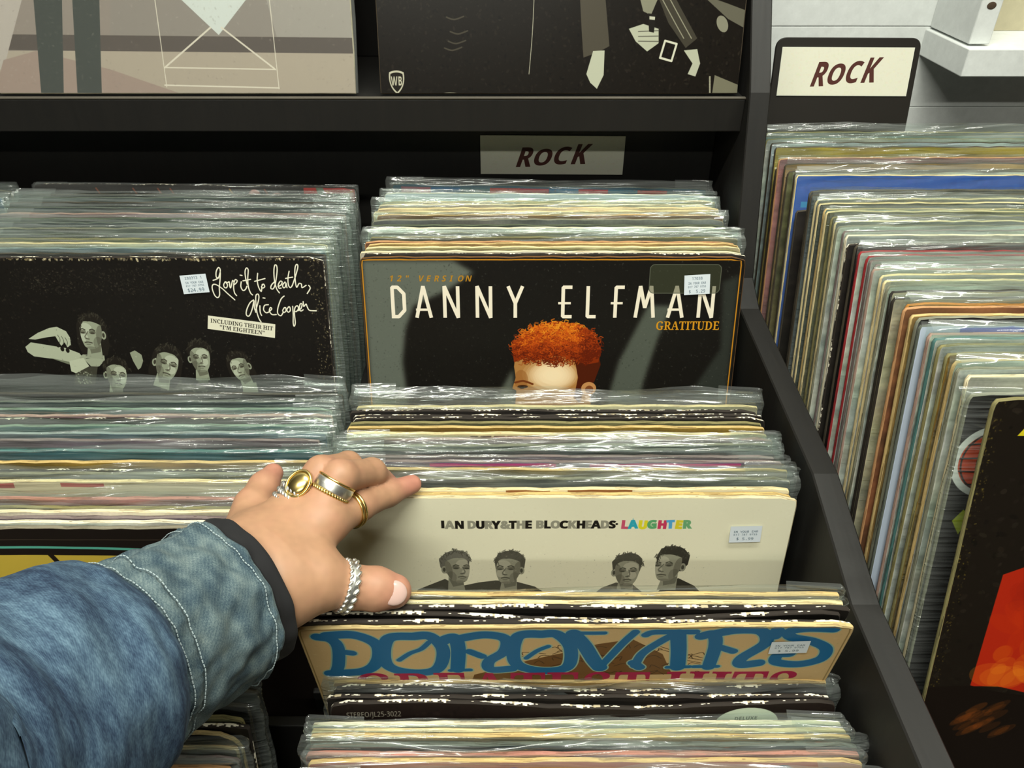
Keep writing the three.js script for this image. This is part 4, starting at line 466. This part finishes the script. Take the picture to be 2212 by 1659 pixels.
// ------------------------------------------------------------------ the person: hand, rings and denim sleeve
const person = thing('person', 'hand with rings reaching from a blue denim jacket sleeve into the records', 'person');
{
  const J = (px, py, d) => atD(px, py, d);
  const bones = [];   // [set, a, b, ra, rb]; set 0 is the palm, 1..5 the digits
  const chain = (set, pts, rad) => { for (let i = 0; i < pts.length - 1; i++) bones.push([set, J(...pts[i]), J(...pts[i + 1]), rad[i], rad[i + 1]]); };
  chain(0, [[360, 1395, .372], [520, 1268, .413]], [.032, .0245]); chain(0, [[510, 1228, .424], [556, 1185, .432]], [.0175, .0155]); chain(0, [[545, 1300, .411], [600, 1280, .415]], [.0185, .0185]);
  chain(0, [[575, 1240, .421], [700, 1130, .447]], [.0175, .0122]); chain(0, [[562, 1216, .426], [685, 1110, .450]], [.0165, .0118]); chain(0, [[548, 1196, .430], [622, 1108, .452]], [.0152, .0108]); chain(0, [[532, 1182, .432], [540, 1128, .456]], [.0142, .0112]);
  chain(0, [[605, 1215, .422], [655, 1180, .433]], [.0165, .0085]); chain(0, [[600, 1262, .416], [664, 1240, .424]], [.0180, .0130]);
  chain(1, [[612, 1268, .416], [690, 1256, .423], [762, 1268, .432], [812, 1272, .437], [852, 1277, .440]], [.0190, .0150, .0118, .0120, .0098]);
  chain(2, [[700, 1130, .447], [775, 1093, .471], [838, 1066, .495], [890, 1046, .510]], [.0126, .0094, .0082, .0064]);
  chain(3, [[685, 1110, .450], [733, 1030, .454], [803, 1020, .486], [842, 1050, .512]], [.0118, .0100, .0086, .0068]);
  chain(4, [[622, 1108, .452], [694, 1020, .458], [752, 1004, .488], [785, 1028, .513]], [.0108, .0096, .0082, .0066]);
  chain(5, [[532, 1140, .452], [545, 1092, .463], [570, 1050, .478], [590, 1022, .488]], [.0118, .0104, .0088, .0064]);
  const ab = new THREE.Vector3();
  const cone = (p, a, b, ra, rb) => { ab.subVectors(b, a); const t = clamp(((p.x - a.x) * ab.x + (p.y - a.y) * ab.y + (p.z - a.z) * ab.z) / ab.lengthSq(), 0, 1); return Math.hypot(p.x - a.x - ab.x * t, p.y - a.y - ab.y * t, p.z - a.z - ab.z * t) - lerp(ra, rb, t); };
  const smin = (a, b, k) => { const h = Math.max(k - Math.abs(a - b), 0) / k; return Math.min(a, b) - h * h * k * .25; };
  const knuckles = [[698, 1122, .444], [676, 1108, .446], [618, 1104, .449]].map((q) => J(...q));
  const sdf = (p) => {
    const d = [9, 9, 9, 9, 9, 9];
    for (const [s, a, b, ra, rb] of bones) { const v = cone(p, a, b, ra, rb); d[s] = d[s] > 8 ? v : smin(d[s], v, s ? .004 : .014); }
    let f = d[0]; for (const k of knuckles) f = smin(f, p.distanceTo(k) - .0075, .010);
    f = smin(f, d[1], .012); let q = 9; for (let s = 2; s <= 5; s++) q = Math.min(q, smin(f, d[s], .006)); return Math.min(q, f);
  };
  // surface nets
  const lo = V(1e9, 1e9, 1e9), hi = V(-1e9, -1e9, -1e9); for (const [, a, b, ra, rb] of bones) for (const [p, r] of [[a, ra], [b, rb]]) { lo.min(p.clone().addScalar(-r - .006)); hi.max(p.clone().addScalar(r + .006)); }
  const h = .0017, nx = Math.ceil((hi.x - lo.x) / h), ny = Math.ceil((hi.y - lo.y) / h), nz = Math.ceil((hi.z - lo.z) / h), F = new Float32Array(nx * ny * nz), at = (i, j, k) => (k * ny + j) * nx + i, p = V(0, 0, 0);
  for (let k = 0; k < nz; k += 1) for (let j = 0; j < ny; j++) for (let i = 0; i < nx; i++) { p.set(lo.x + i * h, lo.y + j * h, lo.z + k * h); F[at(i, j, k)] = sdf(p); if (F[at(i, j, k)] > .02) { const skip = Math.min(Math.floor((F[at(i, j, k)] - .012) / h), nx - 1 - i); for (let q = 1; q <= skip; q++) F[at(i + q, j, k)] = .01; i += Math.max(0, skip); } }
  const vid = new Int32Array(nx * ny * nz).fill(-1), pos = [], idx = [];
  for (let k = 0; k < nz - 1; k++) for (let j = 0; j < ny - 1; j++) for (let i = 0; i < nx - 1; i++) {
    let m = 0; const v = []; for (let c = 0; c < 8; c++) { const f = F[at(i + (c & 1), j + ((c >> 1) & 1), k + (c >> 2))]; v.push(f); if (f < 0) m |= 1 << c; } if (m === 0 || m === 255) continue;
    let x = 0, y = 0, z = 0, n = 0; for (const [a, b] of [[0, 1], [2, 3], [4, 5], [6, 7], [0, 2], [1, 3], [4, 6], [5, 7], [0, 4], [1, 5], [2, 6], [3, 7]]) if ((v[a] < 0) !== (v[b] < 0)) { const t = v[a] / (v[a] - v[b]); x += lerp(a & 1, b & 1, t); y += lerp((a >> 1) & 1, (b >> 1) & 1, t); z += lerp(a >> 2, b >> 2, t); n++; }
    vid[at(i, j, k)] = pos.length / 3; pos.push(lo.x + (i + x / n) * h, lo.y + (j + y / n) * h, lo.z + (k + z / n) * h);
  }
  for (let k = 1; k < nz - 1; k++) for (let j = 1; j < ny - 1; j++) for (let i = 1; i < nx - 1; i++) {
    const f0 = F[at(i, j, k)] < 0, quad = (a, b, c, d) => { if (a < 0 || b < 0 || c < 0 || d < 0) return; f0 ? idx.push(a, b, c, a, c, d) : idx.push(a, c, b, a, d, c); };
    if (f0 !== F[at(i + 1, j, k)] < 0) quad(vid[at(i, j - 1, k - 1)], vid[at(i, j, k - 1)], vid[at(i, j, k)], vid[at(i, j - 1, k)]);
    if (f0 !== F[at(i, j + 1, k)] < 0) quad(vid[at(i - 1, j, k - 1)], vid[at(i - 1, j, k)], vid[at(i, j, k)], vid[at(i, j, k - 1)]);
    if (f0 !== F[at(i, j, k + 1)] < 0) quad(vid[at(i - 1, j - 1, k)], vid[at(i, j - 1, k)], vid[at(i, j, k)], vid[at(i - 1, j, k)]);
  }
  const nor = [], col = [], tips = [[890, 1046, .510], [842, 1050, .512], [780, 1030, .514], [590, 1022, .488], [852, 1277, .440]].map((q) => J(...q)), joints = [[775, 1093, .471], [733, 1030, .454], [694, 1020, .458], [545, 1092, .463], [762, 1268, .432], [698, 1122, .443], [664, 1100, .447]].map((q) => J(...q));
  for (let i = 0; i < pos.length; i += 3) {
    p.set(pos[i], pos[i + 1], pos[i + 2]); const e = .0012, g = V(0, 0, 0); for (const ax of ['x', 'y', 'z']) { p[ax] += e; const a = sdf(p); p[ax] -= 2 * e; g[ax] = a - sdf(p); p[ax] += e; } g.normalize(); nor.push(g.x, g.y, g.z);
    let pinkness = 0; for (const t of tips) pinkness += .9 * Math.exp(-((p.distanceTo(t) / .016) ** 2)); for (const t of joints) pinkness += .35 * Math.exp(-((p.distanceTo(t) / .011) ** 2)); pinkness = Math.min(1, pinkness) + .12 * n3(p.x * 90, p.y * 90, p.z * 90);
    const c = new THREE.Color().setRGB(.43, .235, .135).lerp(new THREE.Color().setRGB(.48, .20, .14), clamp(pinkness, 0, 1)); const m = 1 + .06 * n3(p.x * 160, p.y * 160, p.z * 160); col.push(c.r * m, c.g * m, c.b * m);
  }
  const g = new THREE.BufferGeometry(); g.setAttribute('position', new THREE.Float32BufferAttribute(pos, 3)); g.setAttribute('normal', new THREE.Float32BufferAttribute(nor, 3)); g.setAttribute('color', new THREE.Float32BufferAttribute(col, 3)); g.setIndex(idx);
  const skin = new THREE.MeshPhysicalMaterial({ color: 0xffffff, vertexColors: true, roughness: .52, sheen: .25, sheenRoughness: .5 });
  mesh('hand', g, skin, person).userData.label = 'bare hand spreading the records, thumb to one side and fingers to the other';
  // thumb nail, little nail
  const nail = (tip, base, sx, sy, lift, dir) => { const t = J(...tip), b = J(...base), ax = t.clone().sub(b).normalize(), out = EYE.clone().sub(t).normalize().addScaledVector(V(...dir), 1).normalize(); out.addScaledVector(ax, -out.dot(ax)).normalize(); const side = out.clone().cross(ax); const s = new THREE.SphereGeometry(1, 24, 16); s.scale(sx, sy, .0026); const m = new THREE.Matrix4().makeBasis(ax, side, out); const c = t.clone().addScaledVector(ax, -.001).addScaledVector(out, lift); m.setPosition(c); s.applyMatrix4(m); mesh('nail', s, new THREE.MeshPhysicalMaterial({ color: new THREE.Color().setRGB(.60, .40, .35), roughness: .3, clearcoat: .3 }), person); };
  nail([847, 1279, .440], [800, 1271, .436], .0078, .0070, .0087, [.0, -.05, .0]);
  // rings
  const gold = new THREE.MeshPhysicalMaterial({ color: new THREE.Color().setRGB(.72, .54, .20), metalness: 1, roughness: .24 }), silver = new THREE.MeshPhysicalMaterial({ color: new THREE.Color().setRGB(.84, .83, .78), metalness: 1, roughness: .36 });
  const frame = (a, b, t, rot = 0) => { const A = J(...a), B = J(...b), ax = B.clone().sub(A).normalize(), c = A.lerp(B, t), out = EYE.clone().sub(c).normalize(); out.addScaledVector(ax, -out.dot(ax)).normalize().applyAxisAngle(ax, rot); return new THREE.Matrix4().makeBasis(out.clone().cross(ax), out, ax).setPosition(c); };
  const tor = (R, r, z = 0, seg = 48) => { const t = new THREE.TorusGeometry(R, r, 10, seg); t.translate(0, 0, z); return t; };
  const rope = (R, r, z, n) => mergeGeometries(Array.from({ length: n }, (_, i) => { const s = new THREE.SphereGeometry(r, 8, 6); s.scale(1.5, 1, .8); s.rotateY(.6); const a = i / n * 2 * Math.PI; s.rotateZ(a + Math.PI / 2); s.translate(R * Math.cos(a), R * Math.sin(a), z); return s; }));
  const band = (R, wd, th) => { const pts = []; for (let i = 0; i <= 12; i++) { const a = i / 12 * Math.PI * 2; pts.push(new THREE.Vector2(R + th * Math.cos(a), wd / 2 * Math.sign(Math.sin(a)) * Math.abs(Math.sin(a)) ** .5)); } const l = new THREE.LatheGeometry(pts, 48); l.rotateX(Math.PI / 2); return l; };
  const ring = (label, m4, parts) => { const r = new THREE.Group(); r.name = 'ring'; r.userData.label = label; r.applyMatrix4(m4); person.add(r); parts.forEach(([n, q, m]) => mesh(n, q, m, r)); };
  const IX = [[700, 1130, .447], [775, 1093, .471]], MD = [[685, 1110, .450], [733, 1030, .454]], RG = [[622, 1108, .452], [694, 1020, .458]], TH = [[690, 1256, .423], [762, 1268, .432]];
  ring('thin double gold band on the index finger', frame(...IX, .78), [['band', mergeGeometries([tor(.0109, .0010, -.0013), tor(.0109, .0010, .0013)]), gold]]);
  ring('wide silver band with a rope edge on the middle finger', frame(...MD, .74, -.25), [['band', band(.0114, .0066, .0009), silver], ['rope_edge', rope(.0117, .0011, -.0042, 40), gold], ['rim', tor(.0116, .0008, .0038), gold]]);
  const dome = new THREE.SphereGeometry(1, 28, 18); dome.scale(.0062, .0026, .0076); dome.translate(0, .0124, 0); const bez = new THREE.TorusGeometry(1, .13, 10, 40); bez.rotateX(Math.PI / 2); bez.scale(.0068, .009, .0082); bez.translate(0, .0124, 0);
  ring('gold signet ring with an oval face on the ring finger', frame(...RG, .58, -.5), [['band', mergeGeometries([tor(.0118, .0011, -.0012), tor(.0118, .0011, .0012)]), gold], ['oval_face', dome, gold], ['bezel', bez, gold]]);
  const orn = []; for (const [z, n] of [[-.0040, 30], [0, 32], [.0040, 30]]) orn.push(rope(.0132, .0013, z, n)); ring('ornate silver chain ring on the ring finger', frame(...RG, .27), [['chain_links', mergeGeometries(orn), silver], ['band', band(.0126, .009, .0006), silver]]);
  ring('ornate silver ring on the thumb', frame(...TH, .78), [['band', band(.0136, .0060, .0010), silver], ['coils', rope(.0142, .0013, -.0022, 26), silver], ['knot', rope(.0141, .0017, .0020, 18), silver]]);
}

// sleeve
{
  const denimMap = pixelTex(1024, 1024, (u, v, x, y) => {
    const big = n2(u * 6, v * 6) * .6 + n2(u * 14, v * 14) * .4, mid = n2(u * 40, v * 40 + 7), fine = n2(u * 190, v * 190) * .55 + n2(x * .8, y * .8) * .45, tw = ((x + y) % 4 < 2 ? 1 : -1);
    const t = clamp(.45 + .34 * big + .2 * mid + .3 * fine + .06 * tw, 0, 1); return [lerp(16, 98, t), lerp(34, 124, t), lerp(58, 142, t)];
  });
  const fadedMap = pixelTex(1024, 1024, (u, v, x, y) => { const t = clamp(.5 + .24 * n2(u * 12, v * 12) + .2 * n2(u * 40, v * 40) + .3 * n2(x * .6, y * .6) + .05 * ((x + y) % 6 < 3 ? 1 : -1), 0, 1); return [lerp(34, 122, t), lerp(54, 136, t), lerp(68, 134, t)]; });
  const denim = std(0xffffff, .92, { map: denimMap, bumpMap: denimMap, bumpScale: .00022 }), faded = std(0xffffff, .92, { map: fadedMap, bumpMap: fadedMap, bumpScale: .0003 }), lining = std(0x1b1a1c, .95, { map: paperTex }), thread = std(0x9aa8ab, .85);
  const pts = [[606, 1228, .436], [478, 1304, .408], [250, 1432, .352], [90, 1530, .317], [-110, 1655, .279], [-330, 1790, .24], [-560, 1950, .20]].map((q) => atD(...q)).concat([V(-.262, 1.136, .0), V(-.285, 1.175, .10), V(-.27, 1.27, .27)]), NP = pts.length - 1, line = new THREE.CatmullRomCurve3(pts), S = (k) => k / NP;   // S(1) is the cuff's rim, S(2) its seam
  const frameAt = (s) => { const c = line.getPoint(s), t = line.getTangent(s), w = EYE.clone().sub(c); w.addScaledVector(t, -w.dot(t)).normalize(); return { c, t, w, v: t.clone().cross(w).normalize() }; };
  const on = (s, th, r) => { const f = frameAt(s); return f.c.addScaledVector(f.w, r * Math.cos(th)).addScaledVector(f.v, r * Math.sin(th)); };
  const radCuff = (s, th) => { const k = s * NP - 1; const pl = .0022 * Math.exp(-(((th - 1.15 + .25 * k) / .16) ** 2)) * sstep(k, -.05, .2) - .0030 * Math.exp(-(((th - 1.38 + .25 * k) / .13) ** 2)); return lerp(.0438, .0446, clamp(k, 0, 1)) + .0018 * n2(th * 1.6 + 4, k * 2.2 + 1) + .0008 * n2(th * 3.5, k * 4 + 9) + pl + .0012 * Math.exp(-((k / .07) ** 2)); };
  const radArm = (s, th) => { const k = s * NP - 2; const gather = Math.exp(-Math.max(0, k) * 5); return (s > .97 ? Math.sqrt(Math.max(1e-6, 1 - ((s - .97) / .03) ** 2)) : 1) * (.0434 + .0127 * (1 - Math.exp(-Math.max(0, k) * 5)) + .0006 * gather * Math.sin(th * 20 + 3 * n2(th * 2, 1)) + .0022 * n2(th * .9 + 2, k * 1.1) * (1 - gather) + .0007 * n2(th * 2 + 8, k * 2.2)); };
  const tube = (s0, s1, ns, nt, rad, uvs) => { const pos = [], uv = [], idx = []; for (let i = 0; i <= ns; i++) { const s = lerp(s0, s1, i / ns); for (let j = 0; j <= nt; j++) { const th = j / nt * 2 * Math.PI - Math.PI, thn = j === nt ? -Math.PI : th, q = on(s, thn, rad(s, thn)); pos.push(q.x, q.y, q.z); uv.push(j / nt * .30 / uvs, s * NP / 6 * .52 / uvs); } } const w = nt + 1; for (let i = 0; i < ns; i++) for (let j = 0; j < nt; j++) { const a = i * w + j; idx.push(a, a + w, a + 1, a + 1, a + w, a + w + 1); } const g = new THREE.BufferGeometry(); g.setAttribute('position', new THREE.Float32BufferAttribute(pos, 3)); g.setAttribute('uv', new THREE.Float32BufferAttribute(uv, 2)); g.setIndex(idx); g.computeVertexNormals(); const n = g.attributes.normal; for (let i = 0; i <= ns; i++) { const a = i * w, b = a + nt, m = V(n.getX(a) + n.getX(b), n.getY(a) + n.getY(b), n.getZ(a) + n.getZ(b)).normalize(); n.setXYZ(a, m.x, m.y, m.z); n.setXYZ(b, m.x, m.y, m.z); } return g; };
  const two = (m) => { m.side = THREE.DoubleSide; return m; };
  const seam = (th) => S(2) + .006 * Math.sin(th * 1.3);
  // cuff: outside, rolled rim, inside
  const wrap = (s0, s1, n, rad, t, uvs) => mergeGeometries([tube(s0, s1, n, 120, rad, uvs), tube(s0, lerp(s0, s1, .4), 6, 120, (s, th) => rad(s, th) - t, uvs), (() => { const pos = [], uv = [], idx = [], K = 6, nt = 120; for (let i = 0; i <= K; i++) { const a = i / K * Math.PI; for (let j = 0; j <= nt; j++) { const th = j / nt * 2 * Math.PI - Math.PI, r = rad(s0, th) - t / 2 + t / 2 * Math.cos(a), f = frameAt(s0), q = f.c.addScaledVector(f.w, r * Math.cos(th)).addScaledVector(f.v, r * Math.sin(th)).addScaledVector(f.t, -Math.sin(a) * t / 2); pos.push(q.x, q.y, q.z); uv.push(j / nt * .3 / uvs, i * .001); } } for (let i = 0; i < K; i++) for (let j = 0; j < nt; j++) { const a = i * (nt + 1) + j, b = a + nt + 1; idx.push(a, a + 1, b, a + 1, b + 1, b); } const g = new THREE.BufferGeometry(); g.setAttribute('position', new THREE.Float32BufferAttribute(pos, 3)); g.setAttribute('uv', new THREE.Float32BufferAttribute(uv, 2)); g.setIndex(idx); g.computeVertexNormals(); return g; })()]);
  const sleeve = mesh('jacket_sleeve', tube(S(1.97), 1, 130, 140, radArm, .52), two(denim), person); sleeve.userData.label = 'blue denim jacket sleeve';
  const cuff = mesh('cuff', wrap(S(1), S(2.02), 50, radCuff, .003, .52), two(faded), person); cuff.userData.label = 'faded denim cuff with pale stitching';
  mesh('seam_band', tube(S(1.86), S(2.06), 10, 140, (s, th) => radCuff(Math.min(s, S(2)), th) + .0016 * Math.sin(Math.PI * clamp((s * NP - 1.86) / .2, 0, 1)) ** .5 + .0005 * Math.sin(th * 60), .52), two(faded), cuff);
  mesh('rim_band', tube(S(1.0), S(1.12), 8, 140, (s, th) => radCuff(s, th) + .0009 * Math.sin(Math.PI * clamp((s * NP - 1) / .12, 0, 1)) ** .5 + .0004 * Math.sin(th * 44 + 1), .52), two(faded), cuff);
  const stitches = []; for (const [s, off] of [[S(1.885), .0024], [S(2.035), .0022], [S(1.10), .0018]]) { const n = 150; for (let i = 0; i < n; i++) { const a = (i / n) * 2 * Math.PI - Math.PI, b = a + 2 * Math.PI / n * .5, p0 = on(s, a, radCuff(Math.min(s, S(2)), a) + off), p1 = on(s, b, radCuff(Math.min(s, S(2)), b) + off); const t = new THREE.CapsuleGeometry(.00032, p0.distanceTo(p1), 2, 6); t.applyQuaternion(new THREE.Quaternion().setFromUnitVectors(V(0, 1, 0), p1.clone().sub(p0).normalize())); const m = p0.clone().add(p1).multiplyScalar(.5); t.translate(m.x, m.y, m.z); stitches.push(t); } }
  const under = Math.PI * .62; for (let i = 0; i < 90; i++) for (const dth of [0, .10]) { const s = lerp(S(2.1), S(3.6), i / 90), s2 = s + (S(3.6) - S(2.1)) / 90 * .6, p0 = on(s, under + dth, radArm(s, under + dth) + .0007), p1 = on(s2, under + dth, radArm(s2, under + dth) + .0007), t = new THREE.CapsuleGeometry(.00032, p0.distanceTo(p1), 2, 6); t.applyQuaternion(new THREE.Quaternion().setFromUnitVectors(V(0, 1, 0), p1.clone().sub(p0).normalize())); const m = p0.clone().add(p1).multiplyScalar(.5); t.translate(m.x, m.y, m.z); stitches.push(t); }
  const st = mesh('stitching', mergeGeometries(stitches.map((q) => { q.deleteAttribute('uv'); return q; })), thread, cuff); st.userData.kind = 'stuff';
  const inner = mesh('inner_cuff', wrap(S(.62), S(1.5), 30, (s, th) => lerp(.0422, .0375, sstep(s * NP, .85, 1.1)) + .0010 * n2(th * 1.8, s * 14) + .0008 * Math.exp(-(((s * NP - .62) / .1) ** 2)), .004, .2), two(lining), person); inner.userData.label = 'black inner sleeve cuff around the wrist';
}
renderer.render(scene, camera);
